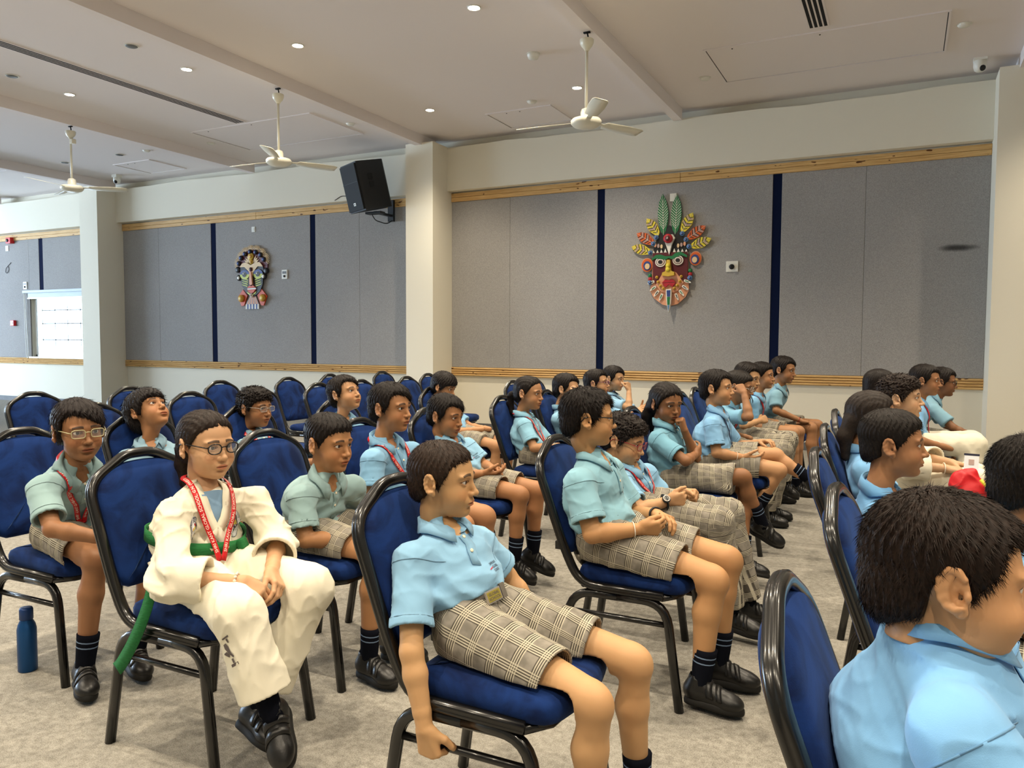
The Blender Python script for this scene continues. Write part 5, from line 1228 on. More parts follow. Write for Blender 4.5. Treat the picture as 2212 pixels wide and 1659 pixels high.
    if top == 'polo' and lod < 2:
        for s_, end, u in slv:
            a_1 = unit(np.cross(u, V3(.2, .3, 1))); b_1 = np.cross(u, a_1)
            for cc_, rr_, wd_ in ((s_ + u * .008, .07, .0026), (end - u * .021, .07, .0022)):
                ring = np.array([cc_ + rr_ * b * (math.cos(t) * a_1 + math.sin(t) * b_1) for t in np.linspace(0, 2 * math.pi, 33)]); rp = ring.copy(); ax = cc_ - ring; ax /= np.linalg.norm(ax, axis=1)[:, None]
                for _ in range(9): rp = rp + ax * (S.at(rp) - .0004)[:, None] * .85
                ok = np.abs(S.at(rp)) < .004; gr = S.grad(rp); run = []
                for i_ in range(34):
                    if i_ < 33 and ok[i_]: run.append(i_); continue
                    if len(run) > 4: v, f_ = ribbon(rp[run], gr[run], wd_, .0007); part('seam', v, f_, 'polo', shirt, color=tuple(c * .62 for c in shcol))
                    run = []
    # ---------------- bottom
    lat = hl
    if bot and not nob:
        K = Fld(L['bot']); bf = .9 if bot in ('shorts', 'skirt') else 1.0
        K.add(ec(pel - spine * .035, pel + spine * .02, hl, .130 * b, .108 * b, .122 * b, .098 * b), 0)
        hol = []
        for h_, k_, a_ in ((rh, rk, ra), (lh, lk, la)):
            u = unit(k_ - h_); ln = np.linalg.norm(k_ - h_)
            if bot == 'shorts':
                e = h_ + u * ln * .70; K.add(cutcone(h_, e, .089 * b, .080 * b), .03); hol.append((e, u, .080 * b))
            elif bot in ('trousers', 'gi', 'white'):
                wq = {'trousers': (.086, .068, .060), 'gi': (.090, .074, .078), 'white': (.092, .078, .076)}[bot]; s2 = unit(a_ - k_); e = k_ + (a_ - k_) * (.93 if bot == 'trousers' else .80)
                K.add(rc(h_, k_, wq[0] * b, wq[1] * b), .03).add(cutcone(k_, e, wq[1] * b, wq[2] * b), .03); hol.append((e, s2, wq[2] * b))
        if bot == 'skirt':
            hc = (rh + lh) / 2; kc = (rk + lk) / 2; u = unit(kc - hc); e = hc + u * np.linalg.norm(kc - hc) * .86
            K.add(rc(rh, rk - u * .06, .084 * b, .070 * b), .05).add(rc(lh, lk - u * .06, .084 * b, .070 * b), .08).add(ec(hc, kc - V3(0, 0, .02), lat, .14 * b, .075 * b, .125 * b, .055), .04)
            K.post(lambda X, Y, Z, D: np.maximum(D, ((X - e[0]) * u[0] + (Y - e[1]) * u[1] + (Z - e[2]) * u[2]).astype(np.float32)))
        fb = .0045 if bot in ('shorts', 'skirt') else .007
        def kf(X, Y, Z, D):
            q = (ridge(X, Y, Z, 19, sd + 5) - .5) * fb + (ridge(X * 1.3 + Y, Y - X * .4, Z, 42, sd + 9) - .5) * fb * .5
            for e, u, r in hol: q = q * np.clip((np.sqrt((X - e[0]) ** 2 + (Y - e[1]) ** 2 + (Z - e[2]) ** 2) - r * .8) / .06, .1, 1)
            return np.where(np.abs(D) < .03, D - q, D)
        K.post(kf); K.post(seatclip); K.post(backclip)
        if lod < 2:
            for e, u, r in hol: K.sub(rc(e - u * .014, e + u * .01, r - .009, r - .007), .001)
        V, Q = K.mesh(); nm = {'shorts': 'shorts', 'skirt': 'skirt', 'trousers': 'trousers', 'gi': 'trousers', 'white': 'trousers'}[bot]
        bo = part(nm, V, Q, 'check' if bot in ('shorts', 'skirt', 'trousers') else 'gi')
        # cloth coordinates : along the thigh and round it
        sidep = ((V - pel) @ hl) < 0; PC = np.zeros_like(V)
        for msk, h_, k_, a_ in ((sidep, rh, rk, ra), (~sidep, lh, lk, la)):
            u = unit(k_ - h_); q = V[msk] - h_; t = q @ u; s2 = unit(a_ - k_); kk = np.linalg.norm(k_ - h_)
            t2 = (V[msk] - k_) @ s2; t = np.where((t > kk * .95) & (t2 > 0), kk + t2, t)
            x_ = unit(np.cross(u, hl)); an = np.arctan2(q @ hl, q @ x_); PC[msk] = np.stack([t, an * .085, t * 0], 1)
        a = bo.data.attributes.new('pc', 'FLOAT_VECTOR', 'POINT'); a.data.foreach_set('vector', PC.astype(np.float32).ravel())
        if top == 'polo':
            WB = Fld(L['bot']); wc = pel + spine * .035; WB.add(ec(wc, wc + spine * .03, hl, .125 * b, .102 * b, .124 * b, .101 * b), 0)
            c0 = float(wc @ spine); sp32 = spine
            WB.post(lambda X, Y, Z, D: np.maximum(D, np.abs(X * sp32[0] + Y * sp32[1] + Z * sp32[2] - c0 - .012).astype(np.float32) - .019)); WB.post(backclip)
            V, Q = WB.mesh()
            if len(V): part('waistband', V, Q, 'waist', bo)
    # ---------------- socks and shoes
    if shoes and legs:
        for k_, a_, td in ((rk, ra, rt), (lk, la, lt)):
            s2 = unit(k_ - a_); n_ = 9; ts = np.linspace(-.015, .125, n_); pts = [a_ + s2 * t for t in ts]; rad = np.interp(ts, (-.015, .02, .125), (.0335, .0335, .0395)) * (b ** .5)
            Vs_, Fs_ = sweep(pts, rad, 16); pc = np.array([((.125 - t), 0.0 + j * .016, 0) for t in ts for j in range(16)]); me_ = mkmesh('sock', np.array(Vs_) - B, Fs_); a = me_.attributes.new('pc', 'FLOAT_VECTOR', 'POINT'); a.data.foreach_set('vector', pc.astype(np.float32).ravel())
            if bot != 'gi' or True: obj('sock', me_, MT['sock'], root)
            upv = s2 - td * (s2 @ td); Rm = frame(td, unit(upv)); M4 = Matrix.Translation(Vector(a_ - B)) @ Matrix([list(r) for r in Rm]).to_4x4() @ Matrix.Scale(.98 * b ** .3, 4) @ Matrix.Translation((0.004, 0, -.078))
            sh = obj('shoe', SHOE[0], None, root); sh.matrix_local = M4; so = obj('sole', SHOE[1], None, sh)
            for st in SHOE[2]: obj('strap', st, None, sh)
    # ---------------- glasses
    if glasses:
        fm, shp = glasses; gm = MB(); gx = .0975
        w_, h__, pw = {'rect': (.0225, .0150, 4.0), 'oval': (.0225, .0165, 2.4), 'big': (.0245, .0185, 3.2)}[shp]; r0 = {'big': .0024}.get(shp, .0021 if fm == 'fr_black' else .0017)
        lens = []
        for s in (-1, 1):
            ring = []
            for i in range(21):
                a = 2 * math.pi * i / 20; c, q = math.cos(a), math.sin(a); yy = .0325 * s + w_ * abs(c) ** (2 / pw) * (1 if c > 0 else -1); ring.append((gx - .006 * ((abs(yy) - .012) / .045) ** 2 - 0, yy, .002 + h__ * abs(q) ** (2 / pw) * (1 if q > 0 else -1)))
            gm.tube(ring, r0, 6, cap=False, up=(1, 0, 0)); lens.append(ring[:-1])
            gm.tube([(gx - .007, (.0325 + w_) * s, .006), (.088, .0625 * s, .008), (.05, .0735 * s, .010), (.0, .0815 * s, .010), (-.022, .083 * s, .006), (-.034, .081 * s, -.010)], r0 * .95, 6)
        gm.tube([(gx, -.011, .006), (gx + .002, 0, .0085), (gx, .011, .006)], r0, 6, up=(1, 0, 0))
        go = gm.build('glasses', MT[fm], root, True); go.matrix_local = Mh
        for rg in lens:
            V = [(x + .0004, y, z) for x, y, z in rg] + [(x - .0006, y, z) for x, y, z in rg]; n_ = len(rg); Fq = [tuple(range(n_)), tuple(range(2 * n_ - 1, n_ - 1, -1))] + [(i, n_ + i, n_ + (i + 1) % n_, (i + 1) % n_) for i in range(n_)]
            obj('lens', mkmesh('lens', np.array(V), Fq, False), MT['lensclear'], go)
    # ---------------- lanyard
    if lanyard:
        mt = 'lan_navy' if lanyard == 'navy' else 'lan'; dp = .22 if not isinstance(extras, dict) else extras.get('drop', .22); LF = TF if top != 'polo' else S; lo2 = .0065 if top == 'polo' else .024; meet = LF.project(nk - spine * dp + fu * .15, lo2, 6)[0]
        lo_ = None
        for s in (-1, 1):
            ctrl = [C - fu * .062 + spine * .022, C - fu * .03 + Lt * s * .068 + spine * .018, C + fu * .030 + Lt * s * (.070 if top == 'polo' else .058) + spine * -.010, nk - spine * .075 + Lt * s * .050 + fu * .085, nk - spine * (dp * .65) + Lt * s * .028 + fu * .12, meet + Lt * s * .006]
            pts = catmull(ctrl, 26 if lod < 2 else 16); nf = len(pts); d = S.at(pts); tt = np.linspace(0, 1, nf)
            pr = LF.project(pts, lo2, 5); m_ = ((tt > .18))[:, None]; pts = np.where(m_, pr, pts); 
            for _ in range(5): pts[1:-1] = (pts[:-2] + 2 * pts[1:-1] + pts[2:]) / 4
            d = S.at(pts); pts = np.where((d < .004)[:, None] & (tt > .1)[:, None], S.project(pts, .006, 3), pts); nr = LF.grad(pts); nr[tt < .2] = unit(fu * -0.3 + spine * .8)
            wl = .0185 if lanyard != 'navy' else .009
            V, Fq = ribbon(pts, nr, wl, .0014); o_ = part('lanyard', V, Fq, mt, root)
            lo_ = o_
            if lod < 2 and lanyard == 'red':
                v2, f2 = text_mesh('SHRI KANT GLOBAL SCHOOL, G.N. (WEST)'); T_ = np.gradient(pts, axis=0); T_ /= np.linalg.norm(T_, axis=1)[:, None]; Sd = np.cross(T_, nr); seg = np.concatenate([[0], np.cumsum(np.linalg.norm(np.diff(pts, axis=0), axis=1))]); tot = seg[-1]
                sc_ = (tot * .70) / (v2[:, 0].max() - v2[:, 0].min()); pos = tot * .58 - v2[:, 0] * sc_ ; acr = -v2[:, 1] * sc_ * .95
                P = np.stack([np.interp(pos, seg, pts[:, i]) for i in range(3)], 1); S_ = np.stack([np.interp(pos, seg, Sd[:, i]) for i in range(3)], 1); N_ = np.stack([np.interp(pos, seg, nr[:, i]) for i in range(3)], 1)
                part('print', P - S_ * acr[:, None] + N_ * .0018, f2, 'ink_w', o_, False)
        # clip and card
        gn = S.grad(meet)[0]; dn = unit(-spine - gn * (-spine @ gn)); xd = np.cross(gn, dn)
        def slabm(c, hw, hh, th, name, m_, par): 
            V = [c + xd * a * hw + dn * b_ * hh + gn * t for a in (-1, 1) for b_ in (-1, 1) for t in (0, th)]; return part(name, V, [(0, 1, 3, 2), (4, 6, 7, 5), (0, 4, 5, 1), (2, 3, 7, 6), (0, 2, 6, 4), (1, 5, 7, 3)], m_, par, False)
        slabm(meet + dn * .012 + gn * .004, .006, .012, .003, 'clip', 'fr_silver', lo_)
        if isinstance(extras, dict) and extras.get('card'):
            cc = meet + dn * .060 + gn * .006; slabm(cc, .026, .036, .002, 'id_card', 'card', lo_); 
            part('card_band', [cc + xd * a * .024 + dn * q + gn * .0025 for a, q in ((-1, -.034), (1, -.034), (1, -.020), (-1, -.020))], [(0, 1, 2, 3)], 'ink', lo_, False)
    PEOPLE[pid] = dict(root=root, B=B, S=S, T=TF, nk=nk, spine=spine, fu=fu, Lt=Lt, pel=pel, C=C, rs=rs, ls=ls, re=re, le=le, rw=rw, lw=lw, Mh=Mh, part=part, shirt=shirt, hl=hl, rk=rk, ra=ra, rh=rh, lk=lk, la=la, lh=lh, K=K if bot and not nob else None, bo=bo if bot and not nob else None)
    return PEOPLE[pid]
_lm = M('lens_clear', (.85, .88, .9), .05, spec=.8); _lm.set('Alpha', .07); MT['lensclear'] = _lm.m
def bangle(pr, which, t, r, th, mat, name='bracelet', wide=None):
    e_, w_ = (pr['re'], pr['rw']) if which == 'r' else (pr['le'], pr['lw']); u = unit(w_ - e_); c = e_ + (w_ - e_) * t; a = unit(np.cross(u, V3(.3, .1, 1))); b_ = np.cross(u, a)
    m = MB(); ring = [tuple(c + r * (math.cos(q) * a + math.sin(q) * b_)) for q in np.linspace(0, 2 * math.pi, 21)]
    prof = None if wide is None else [(1, wide / th), (1, -wide / th), (-1, -wide / th), (-1, wide / th)]
    m.tube(ring, th, 6, prof, cap=False, up=tuple(u) if wide is None else tuple(u)); 
    return pr['part'](name, m.V, m.F, mat)
TEAL = (150, 178, 180); BLUE = (134, 180, 214); SKY = (126, 178, 224)
SK = dict(m=(190, 132, 88), l=(208, 152, 108), d=(150, 98, 64), dd=(132, 84, 54))
HK = (.0085, .0065, .006); HB = (.020, .0125, .009)
g_fist = (78, 82, 84, 84); g_lap = (32, 36, 40, 44)
# --- nearest
p8 = person('P8', 'person in blue polo and checked shorts leaning back, right hand gripping the chair bar', (-.935, 1.80), (-1.122, 1.82, .918), yaw=11, pitch=-3, hs=.93, hem=.088, hemcut=.058, lod=0, tyaw=-15, hair='crop', hairc=HB, skin=(203, 146, 98), topc=(140, 184, 216),
    J=dict(pel=(-1.03, 1.82, .545), neck=(-1.128, 1.82, .775), rs=(-1.138, 1.688, .722), ls=(-1.088, 1.948, .712), re=(-1.075, 1.590, .525), rw=(-1.020, 1.566, .352), lw=(-.93, 2.06, .47), le=(-1.04, 2.04, .60),
           rh=(-1.0, 1.745, .535), lh=(-1.0, 1.90, .535), rk=(-.622, 1.68, .454), lk=(-.600, 1.92, .466), ra=(-.63, 1.69, .09), la=(-.60, 1.95, .09)), slump=.012,
    hands=dict(r=dict(d=(.18, .10, -1), n=(.05, 1, .1), curl=(70, 74, 74, 70), thumb=(50, 30)), l=dict(d=(.1, 0, -1), n=(0, -1, 0), curl=(70, 74, 74, 70))))
p3 = person('P3', 'person in white karate uniform with green belt and red lanyard, hands clasped', (-2.02, 1.82), (-2.075, 1.86, .948), yaw=-8, pitch=-4, roll=0, lod=0, hair='girl', hairc=(.016, .011, .009), skin=(206, 148, 106), chub=1, tyaw=-14, top='gi', bot='gi',
    J=dict(pel=(-2.09, 1.83, .535), neck=(-2.085, 1.855, .800), rs=(-2.06, 1.71, .742), ls=(-2.00, 1.992, .738), re=(-1.955, 1.612, .575), rw=(-1.775, 1.715, .565), le=(-1.90, 2.0, .60), lw=(-1.775, 1.84, .565),
           rh=(-2.02, 1.755, .53), lh=(-2.02, 1.91, .53), rk=(-1.735, 1.66, .488), lk=(-1.705, 1.935, .492), ra=(-1.625, 1.68, .205), la=(-1.80, 1.80, .13), rt=(.62, -.55, -.62), lt=(.9, -.25, -.12)), slump=.03,
    hands=dict(r=dict(d=(.62, .42, -.50), n=(.35, .5, -.75), curl=(30, 38, 44, 50), thumb=(34, 20)), l=dict(d=(.72, -.30, -.52), n=(-.2, -.55, -.75), curl=(28, 34, 40, 46), thumb=(30, 12))),
    glasses=('fr_black', 'oval'), lanyard='red', extras=dict(drop=.215))
p15 = person('P15', 'person in pale blue polo, checked shorts and black framed glasses, hands joined', (-.905, 2.86), (-1.075, 2.80, 1.005), yaw=24, pitch=-2, lod=0, hair='side', hairc=HK, skin=(196, 136, 88), chub=1.2, b=1.14, hs=.98, topc=(140, 184, 200),
    J=dict(pel=(-1.02, 2.83, .555), neck=(-1.065, 2.82, .835), rs=(-1.055, 2.66, .775), ls=(-1.05, 2.97, .775), re=(-.985, 2.61, .605), rw=(-.835, 2.70, .622), le=(-.96, 3.0, .60), lw=(-.825, 2.88, .640),
           rk=(-.57, 2.73, .462), lk=(-.56, 2.93, .485), ra=(-.61, 2.715, .095), la=(-.59, 2.92, .095), rt=(1, -.1, -.02), lt=(1, .05, -.05)), slump=.04,
    hands=dict(r=dict(d=(.85, .35, .05), n=(.1, .9, .35), curl=(40, 46, 50, 54), thumb=(25, 25)), l=dict(d=(.8, -.4, -.05), n=(.1, -.45, -.9), curl=(26, 30, 34, 40), thumb=(28, 14))),
    glasses=('fr_black', 'big'))
p26 = person('P26', 'large person in bright blue polo seen from behind in the near right corner', (.17, 1.3), (.062, 1.22, .978), yaw=11, pitch=-6, roll=-4, lod=0, hair='wave', hairc=(.014, .009, .007), skin=(204, 142, 96), chub=2, b=1.17, hs=1.0, tyaw=12, topc=SKY,
    J=dict(pel=(.10, 1.27, .58), neck=(.050, 1.235, .892), rs=(.075, 1.068, .815), ls=(.11, 1.40, .82), re=(.22, .985, .64), rw=(.36, 1.08, .62), lw=(.38, 1.30, .62)), slump=.05)
# --- second line
p1 = person('P1', 'person in grey teal polo with clear framed glasses and red lanyard leaning forward at left', (-3.0, 2.01), (-2.735, 1.86, .960), yaw=-16, pitch=-4, roll=2, lod=1, hair='side', hairc=(.011, .008, .008), skin=(160, 104, 68), tyaw=-14, topc=TEAL,
    J=dict(pel=(-2.99, 1.98, .55), neck=(-2.775, 1.875, .818), rs=(-2.765, 1.735, .755), ls=(-2.72, 1.99, .755), re=(-2.645, 1.69, .635), rw=(-2.50, 1.79, .595), rk=(-2.64, 1.85, .485), lk=(-2.62, 2.10, .49), ra=(-2.67, 1.815, .09), la=(-2.64, 2.01, .09), rt=(.85, -.45, 0), lt=(.9, -.35, 0)),
    hands=dict(r=dict(d=(.8, .5, -.15), n=(.1, .3, -.9))), glasses=('fr_clear', 'rect'), lanyard='red')
p5 = person('P5', 'person in grey teal polo and checked shorts hunched forward beside the karate uniform', (-2.06, 2.45), (-2.005, 2.40, .895), yaw=-4, pitch=-6, lod=1, hair='fade', hairc=HK, skin=(180, 120, 78), topc=TEAL, tyaw=-8,
    J=dict(pel=(-2.12, 2.43, .545), neck=(-2.035, 2.405, .752), rs=(-2.035, 2.27, .70), ls=(-2.0, 2.54, .695), re=(-1.985, 2.235, .55), rw=(-1.86, 2.38, .535), rk=(-1.745, 2.35, .487), lk=(-1.735, 2.55, .49), ra=(-1.79, 2.36, .09), la=(-1.81, 2.55, .09), rt=(.97, -.2, -.03)),
    hands=dict(r=dict(d=(.7, .7, -.1), n=(.1, .2, -1))))
p7 = person('P7', 'person in light blue polo with red lanyard under the collar, looking straight ahead', (-2.02, 3.03), (-2.11, 2.96, .988), yaw=0, pitch=-2, lod=1, hair='side', hairc=HK, skin=(178, 118, 78), topc=BLUE, tyaw=-5, b=1.06, lanyard='red',
    J=dict(rs=(-2.105, 2.81, .762), ls=(-2.085, 3.09, .762), re=(-2.08, 2.77, .61), rw=(-1.94, 2.85, .56)), hands=dict(r=dict(n=(0, .2, -1))))
p9 = person('P9', 'person in light blue polo, tall black socks and velcro shoes, hands open in lap', (-2.05, 3.69), (-2.205, 3.60, .893), yaw=-4, pitch=-9, lod=1, hair='side', hairc=HK, skin=(172, 112, 72), topc=(146, 192, 222), tyaw=-8,
    J=dict(pel=(-2.13, 3.67, .545), neck=(-2.205, 3.62, .755), rs=(-2.175, 3.48, .71), ls=(-2.15, 3.74, .71), re=(-2.09, 3.45, .60), rw=(-1.955, 3.57, .60), le=(-2.06, 3.76, .61), lw=(-1.97, 3.68, .615), rk=(-1.745, 3.585, .505), lk=(-1.73, 3.765, .50), ra=(-1.78, 3.58, .16), la=(-1.755, 3.755, .16), rt=(.88, .1, -.32), lt=(.88, .1, -.30)),
    hands=dict(r=dict(d=(.8, .35, .0), n=(.1, .5, .8), curl=(22, 28, 32, 36)), l=dict(d=(.8, -.25, -.1), n=(0, -.5, -.8), curl=(34, 40, 44, 48))))
p16 = person('P16', 'curly haired person in light blue polo, red glasses and digital watch looking down', (-1.05, 3.52), (-1.14, 3.42, .845), yaw=-4, pitch=-16, lod=1, hair='curl', hairc=(.012, .009, .008), skin=(200, 142, 98), chub=1, topc=(136, 182, 216), tyaw=-6, bot='trousers', lanyard='red', extras=dict(drop=.145, card=True),
    J=dict(pel=(-1.12, 3.47, .55), neck=(-1.13, 3.44, .718), rs=(-1.115, 3.30, .668), ls=(-1.08, 3.58, .668), re=(-1.005, 3.245, .57), rw=(-.905, 3.34, .60), rk=(-.70, 3.38, .515), lk=(-.70, 3.60, .515), ra=(-.64, 3.42, .12), la=(-.60, 3.62, .10), lw=(-.88, 3.50, .61), rt=(.95, -.15, -.1)),
    hands=dict(r=dict(d=(.9, .15, .15), n=(.2, .9, .1), curl=g_fist), l=dict(d=(.9, -.2, 0), n=(0, -.7, -.6), curl=g_fist)), glasses=('fr_red', 'oval'))
p17 = person('P17', 'person with centre parted hair and checked skirt, chin on fist, legs crossed', (-1.065, 4.33), (-1.19, 4.31, .950), yaw=-38, pitch=-10, roll=0, lod=1, hair='long', hairc=(.0085, .0065, .006), skin=(146, 94, 60), topc=(118, 168, 190), tyaw=-10, bot='skirt', b=.95,
    J=dict(pel=(-1.13, 4.31, .55), neck=(-1.20, 4.31, .82), rs=(-1.20, 4.175, .755), ls=(-1.15, 4.43, .755), re=(-1.03, 4.125, .66), rw=(-1.02, 4.31, .672), le=(-1.03, 4.36, .645), lw=(-1.075, 4.27, .805), rk=(-.755, 4.28, .575), lk=(-.755, 4.36, .475), ra=(-.665, 4.38, .30), la=(-.74, 4.25, .135), rt=(.90, .0, -.42), lt=(.9, -.1, -.05)),
    hands=dict(l=dict(d=(-.25, -.05, 1), n=(-.9, 0, -.2), curl=g_fist), r=dict(d=(.1, .9, .25), n=(-.9, .1, 0), curl=(20, 24, 28, 30))))
p18 = person('P18', 'person in light blue polo with navy lanyard, one leg stretched forward over the other', (-.98, 5.05), (-1.05, 4.97, 1.005), yaw=-4, pitch=0, lod=1, hair='side', hairc=HK, skin=(198, 138, 94), chub=1, topc=(132, 180, 220), b=1.05, lanyard='navy',
    J=dict(pel=(-1.06, 4.98, .56), neck=(-1.05, 4.97, .845), rs=(-1.045, 4.83, .785), re=(-1.005, 4.785, .62), rw=(-.86, 4.87, .59), rk=(-.70, 5.05, .595), ra=(-.485, 5.07, .45), lk=(-.655, 4.92, .52), la=(-.78, 4.92, .27), rt=(.66, .05, .75), lt=(.8, 0, -.6), lw=(-.80, 5.12, .66), rh=(-1.02, 5.02, .57), lh=(-1.02, 4.90, .55)),
    hands=dict(r=dict(d=(.95, .2, -.05), n=(0, .6, .8), curl=(20, 24, 28, 30)), l=dict(n=(0, 0, -1))))
p23 = person('P23', 'person with very short sides in bright blue polo, seen in profile at right', (.06, 3.0), (-.025, 2.93, .955), yaw=2, pitch=-1, lod=1, hair='fade', hairc=(.009, .007, .006), skin=(170, 112, 74), chub=.6, topc=(122, 178, 226), b=1.0)
p27 = person('P27', 'person at the right edge with tousled dark hair, face cut off by the frame', (.20, 2.22), (.305, 2.36, .948), yaw=30, pitch=-4, lod=1, hair='wave', hairc=(.012, .010, .009), skin=(176, 116, 76), topc=SKY, b=1.05, J=dict(re=(.31, 2.12, .60), rw=(.45, 2.18, .58)), seatz=.473)
# --- third line and beyond
p2 = person('P2', 'person with a thick bowl haircut in grey blue polo, head tipped far back', (-3.17, 2.70), (-3.37, 2.66, .938), yaw=6, pitch=32, roll=-4, lod=1, hair='bowl', hairc=(.010, .008, .008), skin=(176, 116, 76), topc=(140, 172, 190), tyaw=-25, nob=False)
p4 = person('P4', 'small person in light blue polo with red temple glasses and red lanyard', (-3.12, 3.38), (-3.365, 3.38, .902), yaw=0, pitch=-3, lod=1, hair='curl', hairc=HK, skin=(164, 108, 70), topc=(146, 180, 198), glasses=('fr_silver', 'rect'), lanyard='red', tyaw=-10, b=.95)
p6 = person('P6', 'person in light blue polo with swept fringe, chin lifted and eyes nearly closed', (-2.93, 3.97), (-3.10, 3.86, .965), yaw=0, pitch=14, lod=1, hair='side', hairc=(.012, .009, .008), skin=(196, 138, 96), chub=1, topc=(138, 186, 220), tyaw=-10)
p10 = person('P10', 'person with a straight fringe looking down, half hidden behind another head', (-3.08, 5.35), (-3.30, 5.36, .925), yaw=0, pitch=-18, lod=2, hair='bowl', hairc=HK, skin=(186, 126, 84), topc=BLUE)
p11 = person('P11', 'ponytailed person in light blue polo with a long red lanyard across the chest', (-2.13, 4.76), (-2.265, 4.77, .945), yaw=-2, pitch=-5, lod=1, hair='girl', hairc=HK, skin=(184, 126, 86), topc=(140, 188, 212), b=.95, lanyard='red', extras=dict(drop=.22), J=dict(rs=(-2.235, 4.64, .735), re=(-2.14, 4.585, .60), rw=(-2.0, 4.68, .60)))
p12 = person('P12', 'person in light blue polo with a raised hand in front of the mouth', (-2.12, 5.47), (-2.29, 5.49, .935), yaw=2, pitch=-4, lod=2, hair='side', hairc=HK, skin=(204, 146, 104), topc=(144, 190, 218), J=dict(re=(-2.13, 5.30, .74), rw=(-2.15, 5.36, .87)), hands=dict(r=dict(d=(-.1, .5, .9), n=(-.9, .3, 0), curl=g_lap)))
p13 = person('P13', 'laughing person with purple glasses and red lanyard turned to a neighbour', (-2.12, 6.15), (-2.30, 6.17, .945), yaw=6, pitch=3, lod=2, hair='side', hairc=HK, skin=(200, 142, 100), topc=BLUE, glasses=('fr_purple', 'oval'), lanyard='red', J=dict(rw=(-1.93, 6.05, .70), lw=(-1.95, 6.25, .72)), hands=dict(r=dict(d=(.6, .3, .6), n=(.3, .8, -.3)), l=dict(d=(.7, -.2, .5), n=(0, -.5, .6), curl=(10, 14, 18, 20))))
p14 = person('P14', 'person by the wall touching the lips with curled fingers, leaning in', (-2.12, 6.8), (-2.37, 6.8, .955), yaw=-6, pitch=-7, lod=2, hair='side', hairc=(.010, .008, .008), skin=(204, 148, 106), topc=(150, 194, 226), lanyard='navy', J=dict(rw=(-2.20, 6.72, .86), re=(-2.17, 6.64, .71)), hands=dict(r=dict(d=(-.2, .2, .9), n=(-.9, .3, 0), curl=g_fist)))
p19 = person('P19', 'person with cropped hair and glasses pressing a fist against the face', (-1.15, 5.78), (-1.045, 5.68, .975), yaw=-2, pitch=-10, lod=2, hair='fade', hairc=(.014, .012, .011), skin=(160, 106, 70), topc=(126, 176, 204), glasses=('fr_silver', 'oval'), lanyard='red', bot='trousers',
    J=dict(neck=(-1.09, 5.70, .83), rs=(-1.08, 5.56, .77), re=(-.935, 5.47, .785), rw=(-.985, 5.54, .945), rk=(-.80, 5.66, .52), lk=(-.76, 5.86, .52)), hands=dict(r=dict(d=(-.55, .3, .7), n=(-.5, .8, -.1), curl=g_fist)))
p20 = person('P20', 'person in grey blue polo and grey trousers, arms folded, looking down', (-1.2, 6.42), (-1.085, 6.25, 1.02), yaw=-16, pitch=-12, lod=2, hair='side', hairc=HK, skin=(200, 144, 100), topc=(128, 164, 188), bot='trousers', J=dict(pel=(-1.25, 6.4, .55), neck=(-1.12, 6.28, .865), re=(-1.08, 6.08, .66), rw=(-.98, 6.22, .69), rk=(-.79, 6.2, .53), lk=(-.79, 6.42, .53), ra=(-.80, 6.22, .22), rt=(.9, .1, -.35)), hands=dict(r=dict(n=(-.2, .9, -.3), curl=g_fist)))
p21 = person('P21', 'person in light blue polo with red lanyard and checked shorts, watching ahead by the wall', (-1.1, 7.0), (-1.075, 6.88, 1.01), yaw=-6, pitch=-2, lod=2, hair='fade', hairc=HK, skin=(182, 124, 84), topc=(132, 184, 222), lanyard='red', J=dict(rk=(-.80, 6.82, .55), lk=(-.78, 7.02, .54)))
p22 = person('P22', 'person in grey blue polo resting both hands on the knees, farthest along the row', (-1.03, 7.5), (-.965, 7.36, 1.045), yaw=-12, pitch=-8, lod=2, hair='side', hairc=HK, skin=(168, 112, 74), topc=(132, 172, 190), hs=1.06, b=1.05, J=dict(re=(-1.0, 7.2, .69), rw=(-.80, 7.26, .605), rk=(-.71, 7.3, .545), lk=(-.68, 7.52, .55), ra=(-.68, 7.28, .10), neck=(-.99, 7.38, .87)), hands=dict(r=dict(d=(.9, .3, -.2), n=(0, 0, -1))))
p25 = person('P25', 'person with long dark hair mostly hidden behind the short sided profile at right', (.02, 3.85), (-.12, 3.85, .965), yaw=4, pitch=-4, lod=2, hair='long', hairc=(.016, .012, .010), skin=(176, 118, 80), topc=SKY)
p24 = person('P24', 'curly haired person in white jacket and trousers holding a card on a red lanyard', (.0, 4.72), (-.010, 4.66, 1.0), yaw=-6, pitch=2, lod=1, hair='curl', hairc=(.016, .011, .009), skin=(206, 152, 112), topc=(230, 224, 206), top='gi', bot='white', lanyard='red', extras=dict(drop=.235), hs=1.04,
    J=dict(re=(.04, 4.50, .66), rw=(.205, 4.54, .655), le=(.08, 4.9, .66), lw=(.24, 4.74, .66), rk=(.34, 4.60, .58), lk=(.34, 4.84, .575)), hands=dict(r=dict(d=(.95, .2, -.1), n=(0, .2, -1), curl=(14, 18, 22, 26)), l=dict(d=(.9, -.3, -.1), n=(0, -.2, -1))))
p30 = person('P30', 'dark haired person whose ear just shows behind the curly hair at right', (.03, 5.6), (-.135, 5.62, 1.01), yaw=25, pitch=-6, lod=2, hair='crop', hairc=HK, skin=(176, 118, 80), topc=BLUE)
p28 = person('P28', 'person in light blue polo, white trousers and red lanyard sitting upright at right', (.05, 6.42), (.145, 6.48, 1.02), yaw=-10, pitch=-4, lod=2, hair='side', hairc=HK, skin=(164, 108, 72), topc=(130, 182, 226), bot='white', lanyard='red', extras=dict(card=True, drop=.23), J=dict(pel=(.06, 6.46, .56), rk=(.46, 6.4, .57), lk=(.46, 6.6, .57), rw=(.26, 6.3, .56)))
